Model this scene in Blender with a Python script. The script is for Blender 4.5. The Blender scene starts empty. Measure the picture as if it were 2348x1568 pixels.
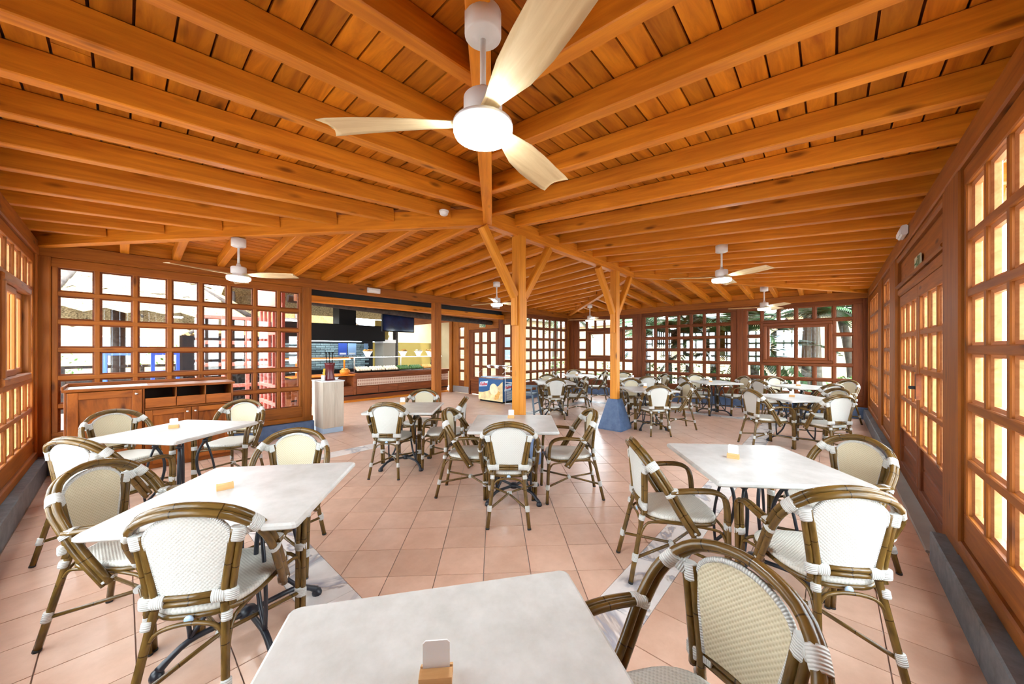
import bpy, math, random
from mathutils import Matrix, Vector, Euler
random.seed(7)
SC = bpy.context.scene
COL = SC.collection
PI = math.pi
R = math.radians

# ------------------------------------------------------------------ camera
cam_d = bpy.data.cameras.new('camera'); cam = bpy.data.objects.new('camera', cam_d); COL.objects.link(cam)
HEAD = math.atan2(731, 808)
cam.location = (0, 0, 1.5)
cam.rotation_euler = (PI/2, 0, HEAD-PI/2)
cam_d.sensor_width = 36; cam_d.lens = 36*808/2348; cam_d.shift_y = 18/2348; cam_d.clip_start = .03; cam_d.clip_end = 200
SC.camera = cam
CF = (math.cos(HEAD), math.sin(HEAD))
# ------------------------------------------------------------------ world, sun, exposure
W = bpy.data.worlds.new('sky'); SC.world = W; W.use_nodes = True
bg = W.node_tree.nodes['Background']; bg.inputs[0].default_value = (.80, .93, 1, 1); bg.inputs[1].default_value = 6.6
sun_d = bpy.data.lights.new('sun', 'SUN'); sun_d.energy = 5; sun_d.angle = R(2); sun_d.color = (1, .95, .86)
sun = bpy.data.objects.new('sun', sun_d); COL.objects.link(sun); sun.location = (-4, -6, 20)
sun.rotation_euler = Euler((R(8), R(-6), 0))
FAN_LIGHT = 36.0
SC.view_settings.view_transform = 'Standard'; SC.view_settings.look = 'None'
SC.view_settings.gamma = 1; SC.view_settings.use_curve_mapping = False
SC.view_settings.exposure = 1.68

CY = SC.cycles; CY.max_bounces = 4; CY.diffuse_bounces = 3; CY.glossy_bounces = 2; CY.transmission_bounces = 2; CY.transparent_max_bounces = 6; CY.caustics_reflective = False; CY.caustics_refractive = False
# ------------------------------------------------------------------ materials
def new_mat(name):
    m = bpy.data.materials.new(name); m.use_nodes = True
    nt = m.node_tree; b = nt.nodes['Principled BSDF']
    return m, nt, b
def N(nt, typ, **kw):
    n = nt.nodes.new(typ)
    for k, v in kw.items():
        if k.startswith('i_'): n.inputs[k[2:].replace('_', ' ')].default_value = v
        else: setattr(n, k, v)
    return n
def ramp(nt, stops):
    n = nt.nodes.new('ShaderNodeValToRGB'); e = n.color_ramp.elements
    while len(e) < len(stops): e.new(.5)
    for k, (p, c) in enumerate(stops): e[k].position = p; e[k].color = (*c, 1)
    return n
def setspec(b, rough, spec=.5):
    b.inputs['Roughness'].default_value = rough; b.inputs['Specular IOR Level'].default_value = spec
def plain(name, c, rough=.5, metal=0, spec=.5, noise=0, nscale=8, bump=0):
    m, nt, b = new_mat(name); setspec(b, rough, spec); b.inputs['Metallic'].default_value = metal
    b.inputs['Base Color'].default_value = (*c, 1)
    if noise or bump:
        tc = N(nt, 'ShaderNodeTexCoord'); no = N(nt, 'ShaderNodeTexNoise'); no.inputs['Scale'].default_value = nscale; no.inputs['Detail'].default_value = 5
        nt.links.new(tc.outputs['Object'], no.inputs['Vector'])
        if noise:
            r = ramp(nt, [(.3, tuple(x*(1-noise) for x in c)), (.7, tuple(min(1, x*(1+noise)) for x in c))])
            nt.links.new(no.outputs['Fac'], r.inputs[0]); nt.links.new(r.outputs[0], b.inputs['Base Color'])
        if bump:
            bp = N(nt, 'ShaderNodeBump'); bp.inputs['Strength'].default_value = bump; bp.inputs['Distance'].default_value = .01
            nt.links.new(no.outputs['Fac'], bp.inputs['Height']); nt.links.new(bp.outputs[0], b.inputs['Normal'])
    return m
def wood(name, dark, light, rough=.42, sc=(1.1, 13, 13), var=.25, knots=True):
    m, nt, b = new_mat(name); setspec(b, rough+.08, .28); L = nt.links.new
    tc = N(nt, 'ShaderNodeTexCoord'); oi = N(nt, 'ShaderNodeObjectInfo')
    off = N(nt, 'ShaderNodeVectorMath', operation='SCALE'); off.inputs[0].default_value = (37, 17, 23); L(oi.outputs['Random'], off.inputs['Scale'])
    ad = N(nt, 'ShaderNodeVectorMath', operation='ADD'); L(tc.outputs['Object'], ad.inputs[0]); L(off.outputs[0], ad.inputs[1])
    mp = N(nt, 'ShaderNodeMapping'); mp.inputs['Scale'].default_value = sc; L(ad.outputs[0], mp.inputs['Vector'])
    no = N(nt, 'ShaderNodeTexNoise'); no.inputs['Scale'].default_value = 1.6; no.inputs['Detail'].default_value = 6; no.inputs['Roughness'].default_value = .6; no.inputs['Distortion'].default_value = .7
    L(mp.outputs[0], no.inputs['Vector'])
    mid = tuple((a+c)/2 for a, c in zip(dark, light))
    r = ramp(nt, [(.28, dark), (.5, mid), (.72, light)]); L(no.outputs['Fac'], r.inputs[0])
    col = r.outputs[0]
    if knots:
        mk = N(nt, 'ShaderNodeMapping'); mk.inputs['Scale'].default_value = (1.3, 4.5, 4.5); L(ad.outputs[0], mk.inputs['Vector'])
        vo = N(nt, 'ShaderNodeTexVoronoi'); vo.inputs['Scale'].default_value = 1.3; L(mk.outputs[0], vo.inputs['Vector'])
        kr = ramp(nt, [(.05, (.22, .16, .14)), (.15, (1, 1, 1))]); L(vo.outputs['Distance'], kr.inputs[0])
        mx = N(nt, 'ShaderNodeMix', data_type='RGBA', blend_type='MULTIPLY'); mx.inputs['Factor'].default_value = .8
        L(col, mx.inputs['A']); L(kr.outputs[0], mx.inputs['B']); col = mx.outputs['Result']
    mr = N(nt, 'ShaderNodeMapRange'); mr.inputs['To Min'].default_value = 1-var; mr.inputs['To Max'].default_value = 1+var; L(oi.outputs['Random'], mr.inputs['Value'])
    hs = N(nt, 'ShaderNodeHueSaturation'); L(mr.outputs[0], hs.inputs['Value']); L(col, hs.inputs['Color']); L(hs.outputs[0], b.inputs['Base Color'])
    bp = N(nt, 'ShaderNodeBump'); bp.inputs['Strength'].default_value = .12; bp.inputs['Distance'].default_value = .004
    L(no.outputs['Fac'], bp.inputs['Height']); L(bp.outputs[0], b.inputs['Normal'])
    return m
def stone(name, c0, c1, scale, rough, vein=None, rnd=0, spec=.5):
    m, nt, b = new_mat(name); setspec(b, rough, spec); L = nt.links.new
    tc = N(nt, 'ShaderNodeTexCoord'); oi = N(nt, 'ShaderNodeObjectInfo')
    off = N(nt, 'ShaderNodeVectorMath', operation='SCALE'); off.inputs[0].default_value = (37, 17, 23); L(oi.outputs['Random'], off.inputs['Scale'])
    ad = N(nt, 'ShaderNodeVectorMath', operation='ADD'); L(tc.outputs['Object'], ad.inputs[0]); L(off.outputs[0], ad.inputs[1])
    no = N(nt, 'ShaderNodeTexNoise'); no.inputs['Scale'].default_value = scale; no.inputs['Detail'].default_value = 7; no.inputs['Roughness'].default_value = .65
    L(ad.outputs[0], no.inputs['Vector'])
    r = ramp(nt, [(.32, c0), (.68, c1)]); L(no.outputs['Fac'], r.inputs[0]); col = r.outputs[0]
    if vein:
        n2 = N(nt, 'ShaderNodeTexNoise'); n2.inputs['Scale'].default_value = vein[0]; n2.inputs['Detail'].default_value = 6; n2.inputs['Distortion'].default_value = 2.2
        L(ad.outputs[0], n2.inputs['Vector'])
        vr = ramp(nt, [(.44, (1, 1, 1)), (.495, vein[1]), (.505, (.62, .55, .50)), (.52, (1, 1, 1))]); L(n2.outputs['Fac'], vr.inputs[0])
        mx = N(nt, 'ShaderNodeMix', data_type='RGBA', blend_type='MULTIPLY'); mx.inputs['Factor'].default_value = .9
        L(col, mx.inputs['A']); L(vr.outputs[0], mx.inputs['B']); col = mx.outputs['Result']
    if rnd:
        mr = N(nt, 'ShaderNodeMapRange'); mr.inputs['To Min'].default_value = 1-rnd; mr.inputs['To Max'].default_value = 1+rnd; L(oi.outputs['Random'], mr.inputs['Value'])
        hs = N(nt, 'ShaderNodeHueSaturation'); L(mr.outputs[0], hs.inputs['Value']); L(col, hs.inputs['Color']); col = hs.outputs[0]
    L(col, b.inputs['Base Color'])
    return m
def uvmat(name, c0, c1, kind, rough=.4):
    """materials laid along a UV map in metres: cane tubes, woven fibre, bindings"""
    m, nt, b = new_mat(name); setspec(b, rough, .45); L = nt.links.new
    uv = N(nt, 'ShaderNodeTexCoord'); sx = N(nt, 'ShaderNodeSeparateXYZ'); L(uv.outputs['UV'], sx.inputs[0])
    if kind == 'cane':
        mp = N(nt, 'ShaderNodeMapping'); mp.inputs['Scale'].default_value = (4, 1.6, 1); L(uv.outputs['UV'], mp.inputs['Vector'])
        no = N(nt, 'ShaderNodeTexNoise'); no.inputs['Scale'].default_value = 2.5; no.inputs['Detail'].default_value = 4; L(mp.outputs[0], no.inputs['Vector'])
        r = ramp(nt, [(.3, c0), (.7, c1)]); L(no.outputs['Fac'], r.inputs[0])
        mu = N(nt, 'ShaderNodeMath', operation='MULTIPLY'); mu.inputs[1].default_value = 6.3; L(sx.outputs[0], mu.inputs[0])
        fr = N(nt, 'ShaderNodeMath', operation='FRACT'); L(mu.outputs[0], fr.inputs[0])
        kr = ramp(nt, [(.965, (1, 1, 1)), (.975, (.15, .12, .1)), (.99, (.15, .12, .1)), (1, (1, 1, 1))]); L(fr.outputs[0], kr.inputs[0])
        mx = N(nt, 'ShaderNodeMix', data_type='RGBA', blend_type='MULTIPLY'); mx.inputs['Factor'].default_value = .85
        L(r.outputs[0], mx.inputs['A']); L(kr.outputs[0], mx.inputs['B']); L(mx.outputs['Result'], b.inputs['Base Color'])
    elif kind == 'weave':
        hs = []
        for k, ph in ((0, 0), (1, PI/2)):
            mu = N(nt, 'ShaderNodeMath', operation='MULTIPLY'); mu.inputs[1].default_value = 2*PI/.016; L(sx.outputs[k], mu.inputs[0])
            si = N(nt, 'ShaderNodeMath', operation='SINE'); L(mu.outputs[0], si.inputs[0]); hs.append(si)
        pr = N(nt, 'ShaderNodeMath', operation='MULTIPLY'); L(hs[0].outputs[0], pr.inputs[0]); L(hs[1].outputs[0], pr.inputs[1])
        ab = N(nt, 'ShaderNodeMapRange'); ab.inputs['From Min'].default_value = -.9; ab.inputs['From Max'].default_value = .9; L(pr.outputs[0], ab.inputs['Value'])
        r = ramp(nt, [(0, c0), (.6, c1)]); L(ab.outputs[0], r.inputs[0]); L(r.outputs[0], b.inputs['Base Color'])
        bp = N(nt, 'ShaderNodeBump'); bp.inputs['Strength'].default_value = .35; bp.inputs['Distance'].default_value = .004; L(ab.outputs[0], bp.inputs['Height']); L(bp.outputs[0], b.inputs['Normal'])
    elif kind == 'bind':
        mu = N(nt, 'ShaderNodeMath', operation='MULTIPLY'); mu.inputs[1].default_value = 2*PI/.008; L(sx.outputs[0], mu.inputs[0])
        si = N(nt, 'ShaderNodeMath', operation='SINE'); L(mu.outputs[0], si.inputs[0])
        r = ramp(nt, [(0, c0), (.5, c1)]); ab = N(nt, 'ShaderNodeMapRange'); ab.inputs['From Min'].default_value = -1; L(si.outputs[0], ab.inputs['Value'])
        L(ab.outputs[0], r.inputs[0]); L(r.outputs[0], b.inputs['Base Color'])
        bp = N(nt, 'ShaderNodeBump'); bp.inputs['Strength'].default_value = .5; bp.inputs['Distance'].default_value = .002; L(si.outputs[0], bp.inputs['Height']); L(bp.outputs[0], b.inputs['Normal'])
    return m
def emit(name, c, s):
    m, nt, b = new_mat(name); b.inputs['Base Color'].default_value = (*c, 1)
    b.inputs['Emission Color'].default_value = (*c, 1); b.inputs['Emission Strength'].default_value = s
    return m
def glass(name, tint=(1, 1, 1), gl=.07):
    m = bpy.data.materials.new(name); m.use_nodes = True; nt = m.node_tree; nt.nodes.clear()
    o = N(nt, 'ShaderNodeOutputMaterial'); t = N(nt, 'ShaderNodeBsdfTransparent'); t.inputs[0].default_value = (*tint, 1)
    g = N(nt, 'ShaderNodeBsdfGlossy'); g.inputs['Roughness'].default_value = .02; mx = N(nt, 'ShaderNodeMixShader'); mx.inputs[0].default_value = gl
    nt.links.new(t.outputs[0], mx.inputs[1]); nt.links.new(g.outputs[0], mx.inputs[2]); nt.links.new(mx.outputs[0], o.inputs[0])
    return m
M = dict(
    ceil=wood('stained_pine_board', (.33, .083, .005), (.70, .24, .014), .45, (1.2, 9, 9), .28),
    raft=wood('stained_pine_rafter', (.47, .13, .008), (.78, .28, .02), .4, (.9, 12, 12), .12),
    post=wood('orange_post_wood', (.52, .17, .014), (.78, .31, .03), .35, (.8, 14, 14), .08),
    frame=wood('red_brown_frame_wood', (.10, .022, .004), (.21, .052, .008), .5, (1.2, 14, 14), .10, False),
    wallw=wood('brown_wall_timber', (.19, .050, .0045), (.37, .112, .0095), .5, (1, 13, 13), .1),
    mould=wood('pale_moulding_wood', (.38, .135, .042), (.60, .25, .095), .5, (1, 13, 13), .08, False),  # wood lightened to put the outside glow on the reveals into its colour
    side=wood('sideboard_wood', (.13, .028, .004), (.37, .10, .011), .35, (1.5, 9, 9), .12),
    count=wood('counter_wood', (.16, .04, .012), (.30, .085, .022), .4, (1.2, 9, 9), .08, False),
    blade=wood('maple_blade', (.62, .43, .22), (.80, .62, .36), .35, (1.6, 16, 16), .03, False),
    block=wood('beech_block', (.62, .33, .12), (.75, .45, .2), .45, (3, 30, 30), .05, False),
    pale=wood('pale_laminate', (.50, .42, .33), (.66, .58, .48), .45, (9, 9, 1.2), .02, False),
    tile=stone('terracotta_tile', (.58, .35, .245), (.70, .455, .335), 5, .32, rnd=.07),
    grout=plain('grout', (.52, .45, .43), .8),
    marb=stone('veined_marble', (.68, .61, .57), (.82, .78, .75), 3, .25, vein=(1.0, (.40, .43, .52)), rnd=.06),
    top=stone('cream_stone_top', (.50, .485, .45), (.65, .635, .605), 7, .29, rnd=.02),
    slate=stone('grey_slate', (.085, .10, .12), (.16, .18, .205), 14, .55),
    blue=stone('blue_stone', (.055, .10, .205), (.10, .165, .30), 10, .5),
    cane=uvmat('brown_cane', (.075, .040, .009), (.18, .098, .022), 'cane', .25),
    wfront=uvmat('yellow_weave', (.52, .44, .275), (.64, .56, .39), 'weave', .5),
    wseat=uvmat('seat_weave', (.58, .55, .48), (.72, .69, .62), 'weave', .5),
    wback=uvmat('white_weave', (.52, .50, .445), (.62, .60, .55), 'weave', .5),
    bind=uvmat('white_binding', (.46, .45, .41), (.63, .62, .585), 'bind', .5),
    rubber=plain('black_rubber', (.012, .012, .012), .6),
    iron=plain('black_iron', (.012, .014, .022), .38, 0, .5),
    white=plain('white_enamel', (.78, .77, .77), .35),
    card=plain('white_card', (.86, .86, .86), .5),
    lamp=emit('lamp_glow', (.82, .95, 1), FAN_LIGHT),
    tube=emit('tube_glow', (1, 1, .97), 5),
    glass=glass('window_glass'), clear=glass('clear_acrylic', (.98, .99, .985), .04),
    black=plain('black_steel', (.006, .005, .005), .6, 0, .15),
    chrome=plain('chrome', (.7, .7, .7), .18, 1),
    steel=plain('brushed_steel', (.55, .55, .54), .35, .8),
    tagm=plain('pale_blue_tag', (.42, .56, .72), .3),
    thatch=stone('dry_thatch', (.012, .008, .004), (.46, .35, .20), 26, .9, spec=.1),
    reed=stone('brown_reed', (.03, .015, .004), (.16, .085, .028), 26, .9, spec=.1),
    log=plain('dark_log', (.055, .045, .04), .8, 0, .2, .4, 12, .5),
    pink=plain('salmon_paint', (.42, .10, .075), .5, 0, .3, .12, 4),  # pink imitates sun glare on the lattice wood
    cream=plain('cream_render', (.33, .255, .15), .9, 0, .1, .06, 3),
    pave=plain('pale_paving', (.34, .31, .28), .85, 0, .2, .12, 2),
    leaf=plain('palm_leaf', (.012, .045, .010), .45, 0, .4, .4, 3),
    bush=plain('bush_leaf', (.05, .14, .02), .5, 0, .4, .45, 6),
    trunk=plain('palm_trunk', (.075, .065, .05), .9, 0, .1, .3, 14, .5),
    redp=plain('red_paint', (.62, .07, .06), .4), bluep=plain('blue_plastic', (.02, .12, .62), .4),
    olive=plain('olive_wall', (.36, .27, .075), .8, 0, .2, .06, 3),
    brick=stone('grey_blue_brick', (.14, .22, .25), (.36, .48, .50), 20, .4, rnd=.35),
    dark=plain('dark_joint', (.02, .025, .03), .8),
    screen=stone('screen_glass', (.004, .006, .02), (.012, .035, .12), 3, .08),  # blue mottling paints reflections onto the dark screen
    fridgeblue=plain('freezer_blue', (.012, .085, .23), .35), cream2=plain('icecream_print', (.80, .58, .30), .4, 0, .4, .35, 6),
    creamscoop=plain('icecream_scoop_print', (.86, .70, .44), .4, 0, .4, .15, 9), redtxt=plain('red_lettering', (.55, .02, .03), .4),
    flag=plain('pale_blue_flag', (.50, .68, .82), .4), grill=plain('vent_grey', (.55, .60, .63), .5),
    bread=plain('bread', (.70, .36, .09), .6, 0, .3, .3, 30), roll=plain('white_roll', (.82, .74, .55), .6, 0, .3, .15, 40),
    pump=plain('orange_basket', (.72, .24, .03), .5, 0, .3, .2, 20), burg=plain('burgundy_glaze', (.13, .012, .015), .25),
    yel=plain('yellow_plastic', (.72, .50, .03), .4), bottle=plain('dark_bottle', (.01, .012, .008), .1),
    hgrey=plain('blue_grey_plastic', (.12, .16, .20), .45), sign=plain('exit_plate', (.55, .58, .42), .4), signg=plain('exit_figure', (.03, .14, .05), .4),
    paperb=plain('blue_paper', (.03, .09, .50), .5), paperl=plain('light_blue_paper', (.30, .48, .75), .5), red=plain('red_sign', (.60, .05, .05), .4),
    ctile0=plain('pattern_tile_dark', (.42, .22, .15), .4), ctile1=plain('pattern_tile_light', (.70, .52, .40), .4),
    shadow=plain('shelf_interior', (.05, .02, .008), .7), teal=plain('grey_wall', (.27, .235, .19), .8),  # dark brown puts the shade of the open shelf into the colour
)
# ------------------------------------------------------------------ mesh tools
class MB:
    def __init__(s): s.v, s.f, s.uv, s.mi, s.sm = [], [], [], [], []
    def add(s, vs, fs, uvs=None, mi=0, sm=False, T=None):
        o = len(s.v)
        s.v += [tuple(T @ Vector(p)) for p in vs] if T is not None else [tuple(p) for p in vs]
        for k, f in enumerate(fs):
            s.f.append([i+o for i in f]); s.uv.append(uvs[k] if uvs else None); s.mi.append(mi); s.sm.append(sm)
        return s
    def box(s, c, d, T=None, mi=0, ch=0):
        x, y, z = (q/2 for q in d); cx, cy, cz = c
        if ch:
            pr = [(-y+ch, -z), (y-ch, -z), (y, -z+ch), (y, z-ch), (y-ch, z), (-y+ch, z), (-y, z-ch), (-y, -z+ch)]
            vs = [(cx-x, cy+a, cz+b) for a, b in pr]+[(cx+x, cy+a, cz+b) for a, b in pr]
            fs = [[i, (i+1) % 8, (i+1) % 8+8, i+8] for i in range(8)]
            fs = [f[::-1] for f in fs]+[list(range(8)), list(range(15, 7, -1))]
            fs = [f[::-1] for f in fs]
            return s.add(vs, fs, None, mi, False, T)
        vs = [(cx+a*x, cy+b*y, cz+e*z) for a in (-1, 1) for b in (-1, 1) for e in (-1, 1)]
        return s.add(vs, [[0, 1, 3, 2], [4, 6, 7, 5], [0, 4, 5, 1], [2, 3, 7, 6], [0, 2, 6, 4], [1, 5, 7, 3]], None, mi, False, T)
    def tube(s, pts, r, n=8, closed=False, mi=0, sq=None, ax=None):
        P = [Vector(p) for p in pts]; m = len(P)
        rr = r if isinstance(r, (list, tuple)) else [r]*m
        tan = []
        for i in range(m):
            a = P[(i-1) % m] if (closed or i > 0) else P[i]; b = P[(i+1) % m] if (closed or i < m-1) else P[i]
            tan.append((b-a).normalized())
        up = Vector((0, 0, 1)) if abs(tan[0].z) < .9 else Vector((0, 1, 0))
        up = Vector(ax) if ax else up
        nrm = (up-tan[0]*up.dot(tan[0])).normalized(); vs = []; L = [0]
        for i in range(m):
            if i: nrm = (nrm-tan[i]*nrm.dot(tan[i])).normalized(); L.append(L[-1]+(P[i]-P[i-1]).length)
            bi = tan[i].cross(nrm)
            for k in range(n):
                a = 2*PI*k/n
                ca, sa = math.cos(a)*rr[i], math.sin(a)*rr[i]
                if sq: sa *= sq
                vs.append(P[i]+nrm*ca+bi*sa)
        fs, uvs = [], []
        for i in range(m if closed else m-1):
            j = (i+1) % m; u0, u1 = L[i], (L[j] if j else L[i]+.03)
            for k in range(n):
                q = (k+1) % n; fs.append([i*n+k, i*n+q, j*n+q, j*n+k]); w0, w1 = k/n, (k+1)/n
                uvs.append([(u0, w0), (u0, w1), (u1, w1), (u1, w0)])
        s.add(vs, fs, uvs, mi, True)
        if not closed:
            o = len(s.v)-len(vs)
            for f in ([o+k for k in range(n)][::-1], [o+(m-1)*n+k for k in range(n)]):
                s.f.append(f); s.uv.append([(0, 0)]*n); s.mi.append(mi); s.sm.append(False)
        return s
    def lathe(s, prof, n=20, c=(0, 0, 0), mi=0, sm=True, T=None):
        vs = [(c[0]+r*math.cos(2*PI*k/n), c[1]+r*math.sin(2*PI*k/n), c[2]+z) for r, z in prof for k in range(n)]
        fs = [[i*n+k, i*n+(k+1) % n, (i+1)*n+(k+1) % n, (i+1)*n+k] for i in range(len(prof)-1) for k in range(n)]
        s.add(vs, fs, None, mi, sm, T)
        o = len(s.v)-len(vs)
        for i, rev in ((0, True), (len(prof)-1, False)):
            if prof[i][0] > 1e-4:
                f = [o+i*n+k for k in range(n)]; s.f.append(f[::-1] if rev else f); s.uv.append(None); s.mi.append(mi); s.sm.append(False)
        return s
    def prism(s, poly, z0, z1, mi=0, T=None):
        n = len(poly); vs = [(x, y, z0) for x, y in poly]+[(x, y, z1) for x, y in poly]
        return s.add(vs, [list(range(n))[::-1], list(range(n, 2*n))]+[[i, (i+1) % n, n+(i+1) % n, n+i] for i in range(n)], None, mi, False, T)
    def mesh(s, name, mats):
        me = bpy.data.meshes.new(name); me.from_pydata(s.v, [], s.f)
        for m in (mats if isinstance(mats, (list, tuple)) else [mats]): me.materials.append(M[m] if isinstance(m, str) else m)
        me.polygons.foreach_set('material_index', s.mi); me.polygons.foreach_set('use_smooth', s.sm)
        if any(u is not None for u in s.uv):
            l = me.uv_layers.new(name='uv'); fl = []
            for f, u in zip(s.f, s.uv): fl += [c for p in (u or [(0, 0)]*len(f)) for c in p]
            l.data.foreach_set('uv', fl)
        me.update(); return me
    def build(s, name, mats, parent=None, M4=None): return obj(name, s.mesh(name, mats), parent, M4)
def world(o):
    m = o.matrix_basis.copy()
    return world(o.parent) @ o.matrix_parent_inverse @ m if o.parent else m
def obj(name, me, parent=None, M4=None):
    """M4: matrix in the parent's own frame"""
    o = bpy.data.objects.new(name, me); COL.objects.link(o)
    if M4 is not None: o.matrix_basis = M4
    if parent: o.parent = parent
    return o
def tag(o, label=None, cat=None, group=None, kind=None):
    for k, v in (('label', label), ('category', cat), ('group', group), ('kind', kind)):
        if v: o[k] = v
    return o
def thing(name, label, cat, loc=(0, 0, 0), rz=0, group=None):
    o = obj(name, None, None, Matrix.Translation(loc) @ Matrix.Rotation(rz, 4, 'Z')); o.empty_display_size = .1
    return tag(o, label, cat, group)
def struct(name, label=None, loc=(0, 0, 0)):
    o = obj(name, None, None, Matrix.Translation(loc)); o.empty_display_size = .1
    return tag(o, label, None, None, 'structure')
def dup(root, M4, label, parent=None):
    c = root.copy(); COL.objects.link(c); c.parent = parent
    if M4 is not None: c.matrix_basis = M4
    if label: c['label'] = label
    for ch in list(root.children): dup(ch, None, None, c)
    return c
def TR(x, y, z, rz=0): return Matrix.Translation((x, y, z)) @ Matrix.Rotation(rz, 4, 'Z')
CACHE = {}
def beam(name, a, b, w, h, mat, parent=None, up=(0, 0, 1), ch=.006):
    """timber from a to b (world points); h along up, w across; grain along its own X axis"""
    a, b, up = Vector(a), Vector(b), Vector(up); d = b-a; L = d.length; x = d/L
    z = (up-x*up.dot(x)).normalized(); y = z.cross(x)
    key = (round(L, 3), w, h, mat, ch)
    if key not in CACHE: CACHE[key] = MB().box((0, 0, 0), (L, w, h), None, 0, ch).mesh(name, mat)
    Mt = Matrix((x, y, z)).transposed().to_4x4(); Mt.translation = (a+b)/2
    if parent: Mt = world(parent).inverted() @ Mt
    return obj(name, CACHE[key], parent, Mt)
def smooth(P, k=4, closed=False):
    P = [Vector(p) for p in P]; n = len(P); out = []
    for i in range(n if closed else n-1):
        p0 = P[(i-1) % n] if (closed or i) else P[0]*2-P[1]; p1 = P[i]; p2 = P[(i+1) % n]
        p3 = P[(i+2) % n] if (closed or i < n-2) else P[-1]*2-P[-2]
        for j in range(k):
            t = j/k; out.append(.5*((2*p1)+(p2-p0)*t+(2*p0-5*p1+4*p2-p3)*t*t+(3*p1-p0-3*p2+p3)*t**3))
    if not closed: out.append(P[-1])
    return out
def text_mesh(body, size, mat, name, bold=0):
    cu = bpy.data.curves.new('t', 'FONT'); cu.body = body; cu.size = size; cu.align_x = 'CENTER'; cu.align_y = 'CENTER'; cu.extrude = .002; cu.offset = bold; cu.shear = .3
    o = bpy.data.objects.new('t', cu); COL.objects.link(o); bpy.context.view_layer.update()
    me = bpy.data.meshes.new_from_object(o.evaluated_get(bpy.context.evaluated_depsgraph_get())); bpy.data.objects.remove(o)
    me.materials.clear(); me.materials.append(M[mat]); me.name = name; return me

# ------------------------------------------------------------------ the room (metres; x along the counter wall, y across)
XL, XF, YR, YC = -.70, 10.80, -.62, 7.00          # inner faces of the four lattice walls
RX0, RX1, RY = 2.97, 7.1, 3.08                     # ridge
ZE, RISE, RD = 2.78, .32, .15                     # rafter underside at the wall, rise to the ridge, rafter depth
XD, YD = 7.90, 10.07                              # door wall beyond the counter opening

# ---- floor: tiles on a grout bed, marble border
floor = MB().box(((XL+XF)/2, 6, -.06), (XF-XL+.3, 13.6, .10)).build('floor', 'grout')
tag(floor, 'terracotta tiled floor with a veined marble border band', None, None, 'structure')
BX0, BX1, BY0, BY1 = .97, 8.97, 1.04, 5.15        # inner edge of the border
BW = .28
def clip(poly, x0, x1, y0, y1):
    for ax, lim, s in ((0, x0, 1), (0, x1, -1), (1, y0, 1), (1, y1, -1)):
        out = []
        for i in range(len(poly)):
            p, q = poly[i-1], poly[i]; dp, dq = (p[ax]-lim)*s, (q[ax]-lim)*s
            if (dp >= 0) != (dq >= 0):
                t = dp/(dp-dq); out.append((p[0]+(q[0]-p[0])*t, p[1]+(q[1]-p[1])*t))
            if dq >= 0: out.append(q)
        poly = out
        if len(poly) < 3: return None
    return poly
def parea(p): return abs(sum(p[i-1][0]*p[i][1]-p[i][0]*p[i-1][1] for i in range(len(p))))/2
tiles = []
T, G = .3165, .006
h = T/2-G/2
for i in range(-40, 60):
    for j in range(-40, 60):
        pc, qc = 3.003+(i+.5)*T, -.072+(j+.5)*T
        sq = [(pc+a*h, qc+b*h) for a, b in ((-1, -1), (1, -1), (1, 1), (-1, 1))]
        w = [((p+q)/2**.5, (p-q)/2**.5) for p, q in sq]
        c = clip(w, BX0+.003, BX1-.003, BY0+.003, BY1-.003)
        if c and parea(c) > .001: tiles.append(c[::-1])
def zone(x0, x1, y0, y1, ox, oy):
    S = .3225
    i0, i1 = int((x0-ox)/S)-2, int((x1-ox)/S)+2; j0, j1 = int((y0-oy)/S)-2, int((y1-oy)/S)+2
    for i in range(i0, i1):
        for j in range(j0, j1):
            a, b = ox+i*S, oy+j*S; g = .003
            c = clip([(a+g, b+g), (a+S-g, b+g), (a+S-g, b+S-g), (a+g, b+S-g)], x0+.002, x1-.002, y0+.002, y1-.002)
            if c and parea(c) > .002: tiles.append(c)
ex0, ex1, ey0, ey1 = BX0-BW, BX1+BW, BY0-BW, BY1+BW
zone(XL+.06, ex0, YR+.06, YC+.1, ex0, 3.05); zone(ex1, XF-.06, YR+.06, YC+.1, ex1, 3.05)
zone(ex0, ex1, YR+.06, ey0, 3.36, ey0); zone(ex0, ex1, ey1, YC+.1, 3.36, ey1); zone(1.5, 8, YC+.1, 10.6, 3.36, ey1)
def seen(p):
    x = sum(q[0] for q in p)/len(p); y = sum(q[1] for q in p)/len(p)
    F = CF[0]*x+CF[1]*y; Rr = CF[1]*x-CF[0]*y
    if F < .8 or abs(Rr/F) > 1.5 or 1.5/F > .97: return 0
    return parea(p)/F**3
tiles.sort(key=seen, reverse=True)
rest = MB()
for k, p in enumerate(tiles):
    if k < 300:
        cx = sum(q[0] for q in p)/len(p); cy = sum(q[1] for q in p)/len(p)
        MB().prism([(x-cx, y-cy) for x, y in p], -.012, 0).build('tile', 'tile', floor, TR(cx, cy, random.uniform(-.0006, .0006)))
    else: rest.prism(p, -.012, 0)
tag(rest.build('tile_field', 'tile', floor), kind='stuff')
def slabs(x0, x1, y0, y1, alongx):
    a, b = (x0, x1) if alongx else (y0, y1); n = max(1, round((b-a)/.6)); st = (b-a)/n; g = .0015
    for k in range(n):
        u0, u1 = a+k*st+g, a+(k+1)*st-g
        r = (u0, u1, y0, y1) if alongx else (x0, x1, u0, u1)
        MB().box((0, 0, -.006), (r[1]-r[0], r[3]-r[2], .0125)).build('marble_slab', 'marb', floor, TR((r[0]+r[1])/2, (r[2]+r[3])/2, 0))
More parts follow.
